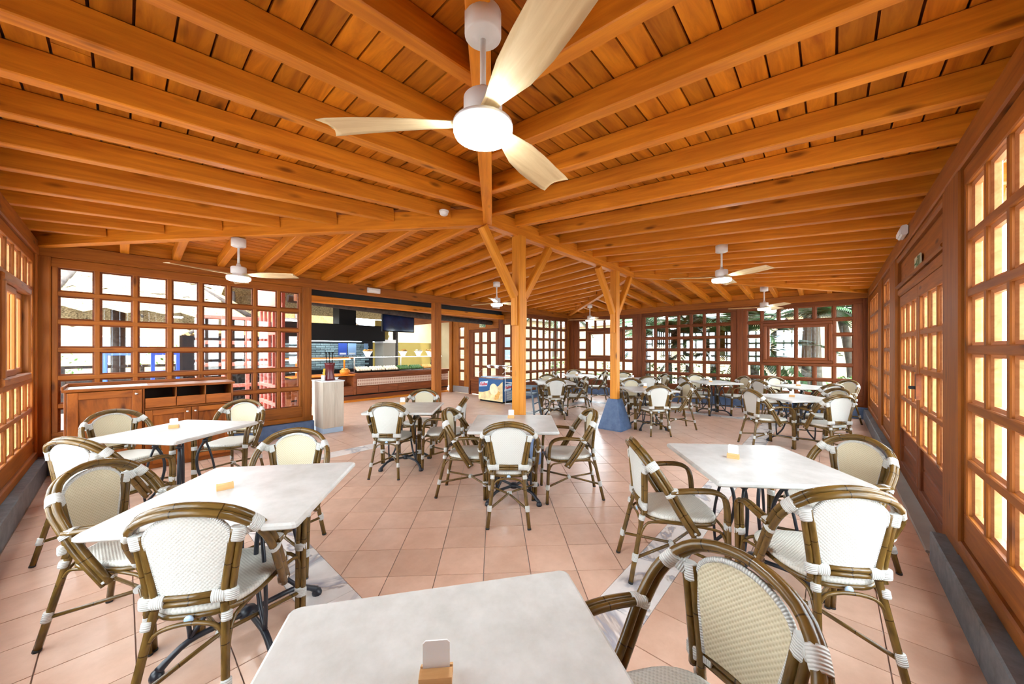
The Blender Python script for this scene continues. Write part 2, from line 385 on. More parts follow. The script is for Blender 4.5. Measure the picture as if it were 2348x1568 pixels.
slabs(ex0, ex1, ey0, BY0, True); slabs(ex0, ex1, BY1, ey1, True); slabs(ex0, BX0, BY0, BY1, False); slabs(BX1, ex1, BY0, BY1, False)

# ---- ceiling: rafters, hips, ridge, boards
ceiling = struct('ceiling', 'orange stained timber hip roof with exposed rafters and boards')
def face(kind):
    """(origin of eave, along, inward, run to ridge, ridge interval along, eave length)"""
    if kind == 'r': return Vector((XL, YR, 0)), Vector((1, 0, 0)), Vector((0, 1, 0)), RY-YR, (RX0-XL, RX1-XL), XF-XL
    if kind == 'c': return Vector((XL, YC, 0)), Vector((1, 0, 0)), Vector((0, -1, 0)), YC-RY, (RX0-XL, RX1-XL), XF-XL
    if kind == 'l': return Vector((XL, YR, 0)), Vector((0, 1, 0)), Vector((1, 0, 0)), RX0-XL, (RY-YR, RY-YR), YC-YR
    return Vector((XF, YR, 0)), Vector((0, 1, 0)), Vector((-1, 0, 0)), XF-RX1, (RY-YR, RY-YR), YC-YR
def zr(d, D): return ZE+RISE*d/D
for kind, first, step in (('r', .14, .5), ('c', .22, .5), ('l', .10, .49), ('f', .15, .49)):
    o, al, inw, D, (s0, s1), EL = face(kind)
    s = first
    while s < EL-.06:
        dmax = D*min(1, s/s0 if s < s0 else (1 if s <= s1 else (EL-s)/(EL-s1)))-.05
        if dmax > .12:
            a = o+al*s+inw*-.45; b = o+al*s+inw*dmax; a.z = zr(-.45, D)+RD/2; b.z = zr(dmax, D)+RD/2
            beam('rafter', a, b, .085, RD, 'raft', ceiling)
        s += step
    BWD = .136; d = -.62
    while d < D-.01:
        d2 = min(d+BWD-.011, D)
        def ends(dd): return (s0*dd/D, EL-(EL-s1)*dd/D)
        (a0, a1), (b0, b1) = ends(d), ends(d2)
        tilt = math.atan2(RISE, D); mid = o+al*(EL/2)+inw*((d+d2)/2); mid.z = zr((d+d2)/2, D)+RD+.002
        nrm = (Vector((0, 0, 1))-inw*math.tan(tilt)).normalized(); yv = (inw+Vector((0, 0, math.tan(tilt)))).normalized()
        xv = yv.cross(nrm); sg = 1 if xv.dot(al) > 0 else -1
        hw = (d2-d)/2/math.cos(tilt)
        cuts = [0, 1] if a1-a0 < 3 else [0, random.uniform(.3, .7), 1]
        for c0, c1 in zip(cuts, cuts[1:]):
            g = .003/(a1-a0)
            def at(lo, hi, t): return sg*(lo+(hi-lo)*t-EL/2)
            poly = [(at(a0, a1, c0+g), -hw), (at(a0, a1, c1-g), -hw), (at(b0, b1, c1-g), hw), (at(b0, b1, c0+g), hw)]
            if sg < 0: poly = poly[::-1]
            Mt = Matrix((xv, yv, nrm)).transposed().to_4x4(); Mt.translation = mid
            MB().prism(poly, 0, .018).build('ceiling_board', 'ceil', ceiling, Mt)
        d += BWD
for (cx, cy) in ((XL, YR), (XL, YC), (XF, YR), (XF, YC)):
    rx = RX0 if cx < 5 else RX1
    a = Vector((cx, cy, ZE+.035)); b = Vector((rx, RY, ZE+RISE+.0))
    e = (a-b).normalized()*.6
    beam('hip_beam', a+e, b, .10, .20, 'raft', ceiling)
beam('ridge_beam', (RX0-.05, RY, 3.09), (RX1+.05, RY, 3.09), .12, .20, 'raft', ceiling)
zt = ZE+RD+.03; e = .75
q = [(XL-e, YR-e, zr(-e, 3.75)+RD+.03), (XF+e, YR-e, zr(-e, 3.75)+RD+.03), (XF+e, YC+e, zr(-e, 3.75)+RD+.03), (XL-e, YC+e, zr(-e, 3.75)+RD+.03), (RX0, RY, ZE+RISE+RD+.03), (RX1, RY, ZE+RISE+RD+.03)]
rf = [[0, 1, 5, 4], [1, 2, 5], [2, 3, 4, 5], [3, 0, 4]]
vv = q+[(x, y, z+.06) for x, y, z in q]
MB().add(vv, [f[::-1] for f in rf]+[[i+6 for i in f] for f in rf]+[[0, 1, 7, 6], [1, 2, 8, 7], [2, 3, 9, 8], [3, 0, 6, 9]]).build('roof_deck', 'count', ceiling)  # unseen backing sheet added to stop light through the board gaps

# ---- walls
class Plane:
    def __init__(s, ax, c, sg): s.ax, s.c, s.sg = ax, c, sg; s.n = Vector((0, sg, 0)) if ax == 'y' else Vector((sg, 0, 0))
    def P(s, u, z, d=0): return Vector((u, s.c+s.sg*d, z)) if s.ax == 'y' else Vector((s.c+s.sg*d, u, z))
    def hor(s, name, u0, u1, z0, z1, d0, d1, mat, par, ch=.006):
        return beam(name, s.P(u0, (z0+z1)/2, (d0+d1)/2), s.P(u1, (z0+z1)/2, (d0+d1)/2), d1-d0, z1-z0, mat, par, (0, 0, 1), ch)
    def ver(s, name, u0, u1, z0, z1, d0, d1, mat, par, ch=.006):
        return beam(name, s.P((u0+u1)/2, z0, (d0+d1)/2), s.P((u0+u1)/2, z1, (d0+d1)/2), u1-u0, d1-d0, mat, par, s.n, ch)
    def at(s, name, me, u, z, d, par):
        Mt = Matrix.Translation(s.P(u, z, d)) @ Matrix.Rotation(0 if s.ax == 'y' else PI/2, 4, 'Z')
        return obj(name, me, par, world(par).inverted() @ Mt)
PC, PR_, PL_, PF = Plane('y', YC, 1), Plane('y', YR, -1), Plane('x', XL, -1), Plane('x', XF, 1)
PD = Plane('x', XD, 1)
ROWS = [2.49-.345*k for k in range(6)]; PW, PH = .25, .255
def ring_mesh(pw, ph, b=.0185, dep=.04, mat='frame'):
    k = ('ring', pw, ph, b, mat)
    if k not in CACHE:
        mb = MB(); O = [(-pw/2-b, -ph/2-b), (pw/2+b, -ph/2-b), (pw/2+b, ph/2+b), (-pw/2-b, ph/2+b)]; I = [(-pw/2, -ph/2), (pw/2, -ph/2), (pw/2, ph/2), (-pw/2, ph/2)]
        vs = [(x, -dep/2, z) for x, z in O]+[(x, -dep/2+.008, z) for x, z in I]+[(x, dep/2, z) for x, z in O]+[(x, dep/2-.008, z) for x, z in I]
        fs = []
        for i in range(4):
            j = (i+1) % 4; fs += [[i, j, 4+j, 4+i], [8+i, 12+i, 12+j, 8+j], [4+i, 4+j, 12+j, 12+i]]
        CACHE[k] = mb.add(vs, fs).mesh('pane_moulding', mat)
    return CACHE[k]
def pane_mesh(pw, ph, mat='glass'):
    k = ('pane', round(pw, 3), round(ph, 3), mat)
    if k not in CACHE: CACHE[k] = MB().box((0, 0, 0), (pw+.012, .005, ph+.012)).mesh('pane', mat)
    return CACHE[k]
WN = [0]; DN = [0]
def lattice(pl, U0, U1, us, label, rows=ROWS, svc=False, Z0=.31, Z1=2.62, pw=PW, ph=PH, mat='frame', name=None, parent=None, D0=0.0):
    """one lattice panel: frame, muntins, a moulding and a pane in every opening; us = lower u of each column"""
    us = sorted(us)
    if parent is None:
        WN[0] += 1; w = struct(name or 'window_%d' % WN[0], label, pl.P((U0+U1)/2, Z0))
    else: w = parent
    b = .0185
    zt, zb = rows[0]+b, rows[-1]-ph-b
    pl.hor('frame_rail', U0, U1, zt, Z1, D0-.008, D0+.075, mat, w); pl.hor('frame_rail', U0, U1, Z0, zb, D0-.008, D0+.075, mat, w)
    pl.ver('frame_stile', U0, us[0]-b, zb, zt, D0-.008, D0+.075, mat, w); pl.ver('frame_stile', us[-1]+pw+b, U1, zb, zt, D0-.008, D0+.075, mat, w)
    nc, nr = len(us), len(rows)
    sv = lambda i, j: svc and 1 <= i <= nc-2 and 1 <= j <= 3
    for i in range(nc-1):
        a, c = us[i]+pw+b, us[i+1]-b
        segs = [(zb, zt)]
        if svc and i in range(1, nc-2): segs = [(rows[0]-ph-b, zt), (zb, rows[4]+b)]
        for z0, z1 in segs: pl.ver('muntin', a, c, z0, z1, D0, D0+.055, mat, w)
    for j in range(nr-1):
        z1, z0 = rows[j]-ph-b, rows[j+1]+b
        if svc and j in (1, 2):
            pl.hor('rail', us[0]-b, us[1]-b, z0, z1, D0-.003, D0+.058, mat, w); pl.hor('rail', us[-2]+pw+b, us[-1]+pw+b, z0, z1, D0-.003, D0+.058, mat, w)
        else: pl.hor('rail', us[0]-b, us[-1]+pw+b, z0, z1, D0-.003, D0+.058, mat, w)
    rm, pm = ring_mesh(pw, ph, mat=('frame' if pl is PC else 'mould') if mat == 'wallw' else mat), pane_mesh(pw, ph)
    for i, u in enumerate(us):
        for j, z in enumerate(rows):
            if sv(i, j): continue
            pl.at('pane_moulding', rm, u+pw/2, z-ph/2, D0+.034, w); pl.at('pane', pm, u+pw/2, z-ph/2, D0+.040, w)
    if svc:
        u0, u1 = us[1]-b, us[-2]+pw+b; z1, z0 = rows[1]+b, rows[3]-ph-b
        for a, c, e, f in ((u0, u1, z1-.075, z1), (u0, u1, z0, z0+.075)): pl.hor('hatch_frame', a, c, e, f, D0-.035, D0+.07, mat, w, .014)
        for a, c in ((u0, u0+.075), (u1-.075, u1)): pl.ver('hatch_frame', a, c, z0+.075, z1-.075, D0-.035, D0+.07, mat, w, .014)
        m = (u0+u1)/2
        for k, (a, c) in enumerate(((u0+.075, m+.02), (m-.02, u1-.075))):
            d0 = D0-.012+.03*k
            s = pl.hor('sash', a, c, z1-.135, z1-.075, d0, d0+.028, mat, w)
            pl.hor('sash', a, c, z0+.075, z0+.135, d0, d0+.028, mat, w)
            for p, q2 in ((a, a+.06), (c-.06, c)): pl.ver('sash', p, q2, z0+.135, z1-.135, d0, d0+.028, mat, w)
            pl.at('pane', pane_mesh(c-a-.12, z1-z0-.27), (a+c)/2, (z0+z1)/2, d0+.014, w)
    return w
def cols(u, n, p=.335): return [u+p*k for k in range(n)]
def wallset(side, pl, label, u0, u1, posts, plinth, plates=None, pm='slate', ph=.22):
    w = struct('wall_'+side, label, pl.P((u0+u1)/2, 0))
    for a, c in (plates or [(u0, u1)]): pl.hor('top_plate', a, c, 2.62, 2.79, -.035, .13, 'wallw', w, .01)
    for a, c in (plates or [(u0, u1)]): pl.hor('frieze_board', a, c, 2.785, 2.955, .035, .06, 'raft', w)
    for a, c, z0 in posts: pl.ver('post', a, c, z0, 2.62, -.03, .12, 'frame' if side in ('far',) else 'wallw', w, .01)
    b = struct('baseboard_'+side, None, pl.P((u0+u1)/2, 0)); tag(b, {'left': 'grey slate plinth along the left wall', 'right': 'grey slate plinth along the right wall', 'counter': 'blue stone plinth under the sideboard wall', 'far': 'dark blue stone plinth along the far wall'}[side])
    for a, c in plinth:
        n = max(1, round((c-a)/1.25)); s = (c-a)/n
        for k in range(n): pl.hor('plinth_block', a+k*s+.002, a+(k+1)*s-.002, 0, ph-.002*(k % 2), -.10, .10, pm, b, .008)
    for a, c in plinth: pl.hor('sill', a, c, ph, .31, -.03, .10, 'wallw' if side != 'far' else 'frame', w, .01)
    return w
wc = wallset('counter', PC, 'timber wall with lattice windows and wide buffet opening', XL-.13, XF+.13, [(-.72, -.58, .22), (2.15, 2.30, .22), (4.97, 5.17, 0), (7.82, 7.97, .22), (10.68, 10.83, .22)], [(XL, 2.32), (7.85, XF)], None, 'blue', .23)
wr = wallset('right', PR_, 'long timber lattice wall on the right', XL-.13, XF+.13, [(3.50, 3.86, .22), (6.52, 6.95, 0), (8.05, 8.55, .22), (10.62, 10.8, .22), (-.83, -.62, .22)], [(XL, 3.84), (6.60, XF)])
wl = wallset('left', PL_, 'timber lattice wall at the left edge', YR-.13, YC+.13, [(6.86, 7.0, .22), (4.62, 4.76, .22), (2.1, 2.24, .22), (-.62, -.52, .22)], [(YR, YC)])
wf = wallset('far', PF, 'dark red timber lattice wall at the far end', YR-.13, YC+.13, [(6.80, 7.0, .22), (4.34, 4.47, .22), (1.70, 1.83, .22), (-.62, -.52, .22)], [(YR, YC)], None, 'blue', .25)
lattice(PC, -.58, 2.15, cols(-.51, 8), 'lattice window behind the wooden sideboard', mat='wallw')
lattice(PC, 7.97, 10.68, cols(8.03, 8), 'lattice window left of the far corner')
lattice(PF, 4.47, 6.80, cols(4.66, 6), 'far lattice window with two sliding panes near left corner', svc=True)
lattice(PF, 1.83, 4.34, cols(1.975, 7), 'middle far lattice window with palms behind')
lattice(PF, -.52, 1.70, cols(-.345, 6), 'far lattice window with two sliding panes near right corner', svc=True)
lattice(PR_, 1.23, 3.50, cols(3.18-.335*5, 6), 'nearest lattice window on the right wall', mat='wallw')
def boards(pl, w, u0, u1):  # boarding added on unseen near walls to cut the light there
    n = round((u1-u0)/.14); st = (u1-u0)/n
    for k in range(n): pl.ver('wall_board', u0+k*st+.002, u0+(k+1)*st-.002, .31, 2.62, .0, .05, 'raft', w)
boards(PR_, wr, -.62, 1.23)
lattice(PR_, 6.95, 8.05, cols(7.02, 3), 'narrow lattice window beyond the double door', mat='wallw')
lattice(PR_, 8.55, 10.62, cols(8.68, 6, .32), 'furthest lattice window on the right wall', mat='wallw')
lattice(PL_, 4.76, 6.86, cols(6.535-.335*5, 6), 'left lattice window with two sliding panes', mat='wallw', svc=True)
lattice(PL_, 2.24, 4.62, cols(2.30, 7), 'left wall lattice window beside the lower left table', mat='wallw'); boards(PL_, wl, -.52, 1.1); lattice(PL_, 1.1, 2.1, cols(1.165, 3, .315), 'left wall lattice window nearest the camera', mat='wallw')  # boarding added out of view limits light; last window narrowed with it
# ---- double door in the right wall
DN[0] += 1
d1 = struct('door_1', 'double timber lattice door in the right wall', PR_.P(5.1, 0))
PR_.ver('jamb', 3.86, 3.99, 0, 2.62, -.02, .12, 'wallw', d1); PR_.ver('jamb', 6.40, 6.52, 0, 2.62, -.03, .12, 'wallw', d1, .02)
PR_.hor('head', 3.99, 6.40, 2.15, 2.24, -.01, .10, 'wallw', d1, .02); PR_.hor('transom_panel', 3.99, 6.40, 2.24, 2.56, .02, .07, 'wallw', d1)
PR_.hor('transom_moulding', 3.99, 6.40, 2.56, 2.62, -.02, .10, 'wallw', d1, .015); PR_.hor('transom_moulding', 3.99, 6.40, 2.24, 2.285, -.03, .06, 'wallw', d1, .015)
PR_.hor('threshold', 3.99, 6.40, 0, .02, -.10, .10, 'pave', d1)
DR = [1.995-.37*k for k in range(4)]
for k, (a, c) in enumerate(((4.00, 5.19), (5.20, 6.39))):
    lf = thing('x', None, None); lf.name = 'door_leaf'; lf.matrix_basis = world(d1).inverted() @ Matrix.Translation(PR_.P(a, 0)); lf.parent = d1
    st = (c-a-.10*2+.085)/3; us = [a+.10+st*i for i in range(3)]
    pw = st-.085
    lattice(PR_, a, c, us, None, DR, False, .56, 2.145, round(pw, 3), .285, 'wallw', None, lf, .015)
    PR_.hor('bottom_rail', a, c, .03, .16, .007, .09, 'frame', lf); PR_.ver('bottom_stile', a, a+.10, .16, .56, .007, .09, 'frame', lf); PR_.ver('bottom_stile', c-.10, c, .16, .56, .007, .09, 'frame', lf)
    for z0, z1 in ((.165, .355), (.36, .555)): PR_.hor('kick_panel', a+.10, c-.10, z0, z1, .03, .06, 'frame', lf, .01)
    if k == 0:
        PR_.hor('lock_plate', c-.085, c-.02, 1.02, 1.27, -.015, .02, 'frame', lf); PR_.hor('door_handle', c-.07, c-.035, 1.12, 1.15, -.06, -.01, 'black', lf)
# ---- door wall beyond the opening
wd = struct('wall_door', 'timber wall with a glazed door beside the ice cream freezer', PD.P(8.5, 0))
for a, c in ((7.02, 7.22), (7.52, 7.72), (9.12, 9.38), (9.66, 9.98)): PD.ver('post', a, c, .02, 2.62, .0, .09, 'frame' if a < 9 else 'wallw', wd)
PD.ver('post', 9.98, 10.13, 0, 2.62, -.06, .10, 'wallw', wd)
for a, c in ((7.22, 7.52), (9.38, 9.66)):
    PD.hor('rail', a, c, 2.30, 2.62, .01, .08, 'wallw', wd); PD.hor('base_panel', a, c, .02, .44, .01, .08, 'frame', wd)
    us = [a+.03]; rw = [2.27-.385*k for k in range(5)]
    w = struct('window_%d' % (WN[0]+1), 'slim side window %s of the glazed door' % ('right' if a < 8 else 'left'), PD.P(a, 0)); WN[0] += 1
    for z in rw:
        PD.at('pane_moulding', ring_mesh(.24, .30, .03), a+.15, z-.15, .04, w); PD.at('pane', pane_mesh(.24, .30), a+.15, z-.15, .045, w)
    for z in rw[:-1]: PD.hor('rail', a, c, z-.355, z-.33, .012, .07, 'frame', w)
PD.hor('top_plate', 7.02, 10.13, 2.62, 2.79, -.03, .12, 'wallw', wd); PD.hor('gable_board', 7.02, 13.4, 2.785, 3.95, .02, .06, 'count', wd); PD.hor('eave_board', 10.13, 13.4, 2.5, 2.785, .02, .06, 'count', wd)
PD.hor('kick_plate', 9.13, 9.97, .02, .24, -.012, -.002, 'steel', wd)
d2 = struct('door_2', 'glazed timber door beyond the ice cream freezer', PD.P(8.42, 0))
PD.hor('head', 7.72, 9.12, 2.18, 2.62, .0, .09, 'wallw', d2)
for a, c in ((7.72, 7.78), (9.06, 9.12)): PD.ver('jamb', a, c, 0, 2.18, -.01, .10, 'frame', d2)
lattice(PD, 7.78, 9.06, [7.87, 8.27, 8.65], None, [2.07-.385*k for k in range(4)], False, .46, 2.175, .235, .31, 'frame', None, d2, .01)
for z0, z1 in ((.03, .14), (.14, .46)): PD.hor('kick_panel', 7.79, 9.05, z0, z1, .02, .07, 'frame', d2, .012)

# ---- columns
def column(x, label):
    t = thing('column', label, 'column', (x, RY-.02, 0), 0, 'ridge columns')
    b0, b1, z = .23, .10, .57
    vs = [(-b0, -b0, 0), (b0, -b0, 0), (b0, b0, 0), (-b0, b0, 0), (-b0, -b0, .03), (b0, -b0, .03), (b0, b0, .03), (-b0, b0, .03), (-b1, -b1, z), (b1, -b1, z), (b1, b1, z), (-b1, b1, z)]
    fs = [[3, 2, 1, 0], [8, 9, 10, 11]]+[[i+o, (i+1) % 4+o, (i+1) % 4+4+o, i+4+o] for o in (0, 4) for i in range(4)]
    MB().add(vs, fs).build('pyramid_base', 'blue', t)
    def bm(n, a, b, w, hh, up=(0, 0, 1)):
        o = Vector((x, RY-.02, 0)); return beam(n, Vector(a)+o, Vector(b)+o, w, hh, 'post', t, up, .012)
    bm('post', (0, 0, z), (0, 0, 2.995), .14, .14, (1, 0, 0))
    for s in (-1, 1):
        bm('corbel', (s*.095, 0, 1.82), (s*.095, 0, 2.24), .09, .05, (1, 0, 0))
        bm('brace', (s*.085, 0, 2.20), (s*.66, 0, 2.965), .10, .10, (0, 1, 0))
    return t
column(3.52, 'nearer timber ridge column with blue pyramid base behind the middle table')
column(6.31, 'further timber ridge column with fully visible blue pyramid base')

# ------------------------------------------------------------------ furniture
def chair_proto():
    t = thing('rattan_armchair', 'x', 'chair', (0, 0, 0), 0, 'rattan armchairs around the tables')
    hp = [(.240, .055, .355), (.254, -.04, .50), (.258, -.115, .63), (.238, -.185, .74), (.155, -.248, .832), (0, -.272, .868)]
    hp = hp+[(-x, y, z) for x, y, z in hp[-2::-1]]; hc = smooth(hp, 4)
    mb = MB()
    for s in (-1, 1):
        off = Vector((0, .5, .30)).normalized()*.0155*s
        mb.tube([p+off for p in hc], .0165, 9)
    mb.build('back_hoop', 'cane', t)
    for s in (-1, 1):
        rl = smooth([(s*.175, -.325, 0), (s*.130, -.24, .40), (s*.122, -.228, .50), (s*.150, -.236, .69), (s*.162, -.238, .765)], 4)
        mb = MB().tube(rl, .0155, 8); up = [p+Vector((s*.026, .006, 0)) for p in rl if p.z > .41]; mb.tube(up, .0135, 8)
        mb.tube([rl[0]-Vector((0, 0, .0005)), rl[0].lerp(rl[1], .12)], .0166, 8, mi=1); mb.build('rear_leg', ['cane', 'rubber'], t)
    for s in (-1, 1):
        ap = smooth([(s*.256, -.11, .625), (s*.264, .03, .638), (s*.264, .14, .636), (s*.262, .205, .605), (s*.256, .228, .535), (s*.248, .236, .38), (s*.24, .25, 0)], 4)
        mb = MB()
        for k in (-1, 1):
            pa = [p+Vector((k*.0135, 0, 0)) for p in ap]; mb.tube(pa, .0138, 8); mb.tube([pa[-1]+Vector((0, 0, -.0005)), pa[-1].lerp(pa[-2], .1)], .0146, 8, mi=1)
        mb.build('arm', ['cane', 'rubber'], t)
    # woven back
    def hw(z): return .104+.046*min(1, (z-.515)/.22) if z < .735 else .150*math.sqrt(max(0, 1-((z-.735)/.106)**2))
    zs = [.515+.22*k/6 for k in range(7)]+[.735+.106*math.sin(PI/2*k/7) for k in range(1, 8)]
    def yb(z, u): return -.225-.030*max(0, (z-.515)/.33)**1.4-.012*(1-u*u)
    n = 8; mb = MB()
    for side, mi in ((.007, 0), (-.007, 1)):
        vs, fs, uvs = [], [], []
        for z in zs:
            for k in range(n+1):
                u = -1+2*k/n; vs.append((u*hw(z), yb(z, u)+side, z))
        for i in range(len(zs)-1):
            for k in range(n):
                f = [i*(n+1)+k, i*(n+1)+k+1, (i+1)*(n+1)+k+1, (i+1)*(n+1)+k]
                fs.append(f[::-1] if side > 0 else f); uvs.append([(vs[q][0], vs[q][2]) for q in fs[-1]])
        mb.add(vs, fs, uvs, mi, True)
    mb.build('woven_back', ['wfront', 'wback'], t)
    rim = [Vector((-hw(z), yb(z, 1), z)) for z in zs]+[Vector((hw(z), yb(z, 1), z)) for z in zs[-2::-1]]
    MB().tube(rim, .0095, 6).build('braided_edge', 'bind', t)
    mb = MB()
    for z in (.478, .502): mb.tube([(-.15, -.232, z), (0, -.242, z), (.15, -.232, z)], .0125, 8)
    mb.build('lower_back_bar', 'cane', t)
    # seat
    def so(a, k=1.0):
        e = 3.2; ca, sa = math.cos(a), math.sin(a)
        x = abs(ca)**(2/e)*(1 if ca > 0 else -1); y = abs(sa)**(2/e)*(1 if sa > 0 else -1)
        return (x*(.205+.03*y)*k, .005+y*.222*k)
    n = 28; prof = [(1.0, .418), (1.02, .432), (1.0, .444), (.93, .449), (.55, .446), (.02, .442)]
    vs, fs, uvs = [], [], []
    for k, z in prof:
        for i in range(n): x, y = so(2*PI*i/n, k); vs.append((x, y, z))
    for i in range(len(prof)-1):
        for k in range(n):
            f = [i*n+k, i*n+(k+1) % n, (i+1)*n+(k+1) % n, (i+1)*n+k]; fs.append(f)
            uvs.append([(vs[q][0], vs[q][1]) for q in f])
    fs.append([k for k in range(n)][::-1]); uvs.append([(0, 0)]*n)
    MB().add(vs, fs, uvs, 0, True).build('woven_seat', 'wseat', t)
    MB().tube([(*so(2*PI*i/n, .99), .408) for i in range(n)], .0125, 7, True).build('seat_ring', 'cane', t)
    # arched braces under the seat
    lg = {'rl': ((-.157, -.285, .20), (-.138, -.245, .385)), 'rr': ((.157, -.285, .20), (.138, -.245, .385)), 'fl': ((-.243, .243, .22), (-.247, .237, .385)), 'fr': ((.243, .243, .22), (.247, .237, .385))}
    for a, b, inn in (('rl', 'rr', .30), ('fl', 'fr', .22), ('rl', 'fl', .2), ('rr', 'fr', .2)):
        (p0, p1), (q0, q1) = lg[a], lg[b]; p0, p1, q0, q1 = map(Vector, (p0, p1, q0, q1))
        m0 = p1.lerp(q1, inn); m1 = q1.lerp(p1, inn); m0.z = m1.z = .392
        pa = [p0, p0.lerp(p1, .55).lerp(p1.lerp(q1, inn*.35), .6), m0, m1, q0.lerp(q1, .55).lerp(q1.lerp(p1, inn*.35), .6), q0]
        MB().tube(smooth(pa, 4), .0088, 6).build('arched_brace', 'cane', t)
    for k, s in enumerate((-1, 1)):
        MB().tube([(s*.160, -.295, .155), (0, -.01, .175+.006*(1-2*k)), (-s*.243, .243, .165)], .0098, 7).build('cross_stretcher', 'cane', t)
    HX = (0, .857, .515)
    def sleeve(mb, a, b, r, sq=1, ax=(0, 0, 1)):
        a, b = Vector(a), Vector(b); mb.tube([a, a.lerp(b, .12), a.lerp(b, .88), b], [r*.93, r, r, r*.93], 10, False, 0, sq, ax); return mb
    for s in (-1, 1):
        i0 = 13 if s > 0 else len(hc)-14; ix = lambda k: hc[i0+s*k]
        mb = MB(); sleeve(mb, ix(-1).lerp(ix(0), .15), ix(1).lerp(ix(0), .25), .0345, .66, HX); sleeve(mb, (s*.178, -.237, .768), (s*.168, -.236, .712), .030, .64, (1, 0, 0)); mb.tube([(s*.172, -.237, .735), ix(0)+Vector((0, -.004, 0))], [.026, .024], 8, False, 0, .55, (0, 0, 1)); mb.build('binding', 'bind', t)
        mb = MB(); sleeve(mb, (s*.082, -.238, .490), (s*.132, -.234, .490), .0275, .56, (0, 0, 1)); sleeve(mb, (s*.146, -.23, .468), (s*.146, -.23, .512), .031, .62, (1, 0, 0)); mb.build('binding', 'bind', t)
        mb = MB(); sleeve(mb, (s*.252, -.105, .626), (s*.257, -.062, .631), .030, .6, (1, 0, 0)); i1 = 7 if s > 0 else len(hc)-8; sleeve(mb, hc[i1], hc[i1+s].lerp(hc[i1], .3), .035, .66, HX); mb.build('binding', 'bind', t)
        sleeve(MB(), (s*.2485, .234, .440), (s*.2465, .237, .400), .0305, .62, (1, 0, 0)).build('binding', 'bind', t)
        sleeve(MB(), (s*.137, -.24, .425), (s*.139, -.247, .393), .0195).build('binding', 'bind', t)
        sleeve(MB(), (s*.2445, .242, .192), (s*.243, .246, .142), .0305, .62, (1, 0, 0)).build('binding', 'bind', t)
        sleeve(MB(), (s*.1585, -.288, .185), (s*.1625, -.298, .138), .0195).build('binding', 'bind', t)
        sleeve(MB(), (s*.234, .043, .376), (s*.233, .049, .366), .0345, .66, HX).build('binding', 'bind', t)
    sleeve(MB(), (-.022, -.01, .176), (.022, -.01, .176), .0185).build('binding', 'bind', t)
    mb = MB(); Tm = Matrix.Translation((0, -.238, .408)) @ Matrix.Rotation(PI/2, 4, 'X'); mb.lathe([(.0, -.002), (.017, -.002), (.017, .003), (0, .004)], 14, (0, 0, 0), 0, True, Tm)
    tag(mb.build('maker_tag', 'tagm', t), 'small pale blue oval tag')
    return t
CH = chair_proto(); first = [True]
def put_chair(top, ang, label):
    """top = plan position of the top of the backrest, ang = direction the chair faces (deg)"""
    a = R(ang); x, y = top[0]+.272*math.cos(a), top[1]+.272*math.sin(a)
    Mt = TR(x, y, 0, a-PI/2)
    if first[0]: first[0] = False; CH.matrix_basis = Mt; CH['label'] = label; return CH
    return dup(CH, Mt, label)
def table_proto(size=.85):
    t = thing('bistro_table', 'x', 'table', (0, 0, 0), 0, 'square stone topped bistro tables')
    hs = size/2; bv = .012; r = .02
    def sq(k):
        a = hs-k; return [(a-r*(1-math.cos(q))-0 if False else sx*(a-r)+r*math.cos(q), sy*(a-r)+r*math.sin(q)) for sx, sy, q0 in ((1, 1, 0), (-1, 1, PI/2), (-1, -1, PI), (1, -1, 1.5*PI)) for q in (q0, q0+PI/4, q0+PI/2)]
    lay = [(.008, .722), (0, .730), (0, .743), (.010, .752)]; vs = []; n = 12
    for k, z in lay: vs += [(x, y, z) for x, y in sq(k)]
    fs = [list(range(n))[::-1], list(range(3*n, 4*n))]+[[i*n+k, i*n+(k+1) % n, (i+1)*n+(k+1) % n, (i+1)*n+k] for i in range(3) for k in range(n)]
    MB().add(vs, fs).build('table_top', 'top', t)
    for k in range(4):
        ca, sa = math.cos(PI/4+k*PI/2), math.sin(PI/4+k*PI/2)
        def pt(r_, z): return (r_*ca, r_*sa, z)
        mb = MB()
        mb.tube(smooth([pt(.245, .715), pt(.17, .62), pt(.118, .50), pt(.115, .37), pt(.16, .22), pt(.235, .115)], 4), .0115, 7)
        mb.tube(smooth([pt(.175, .62), pt(.215, .48), pt(.24, .34), pt(.243, .22), pt(.235, .115)], 3), .0095, 7)
        mb.tube(smooth([pt(0, .10), pt(.13, .105), pt(.24, .10), pt(.31, .06), pt(.345, .032)], 3), [.014]*6+[.015]*4+[.017, .018, .02], 7)
        mb.lathe([(.0, 0), (.026, 0), (.028, .014), (.02, .034), (0, .04)], 10, pt(.35, 0)); mb.lathe([(0, -.02), (.02, -.012), (.024, 0), (.02, .012), (0, .02)], 10, pt(.172, .62))
        mb.build('iron_leg', 'iron', t)
    MB().box((0, 0, .714), (.52, .05, .015), Matrix.Rotation(PI/4, 4, 'Z')).box((0, 0, .714), (.05, .52, .015), Matrix.Rotation(PI/4, 4, 'Z')).build('top_cross', 'iron', t)
    MB().lathe([(0, .075), (.04, .08), (.045, .1), (.03, .125), (0, .13)], 12).build('hub', 'iron', t)
    return t
TB = table_proto(); tfirst = [True]
def put_table(x, y, ang, label):
    Mt = TR(x, y, 0, R(ang))
    if tfirst[0]: tfirst[0] = False; TB.matrix_basis = Mt; TB['label'] = label; return TB
    return dup(TB, Mt, label)
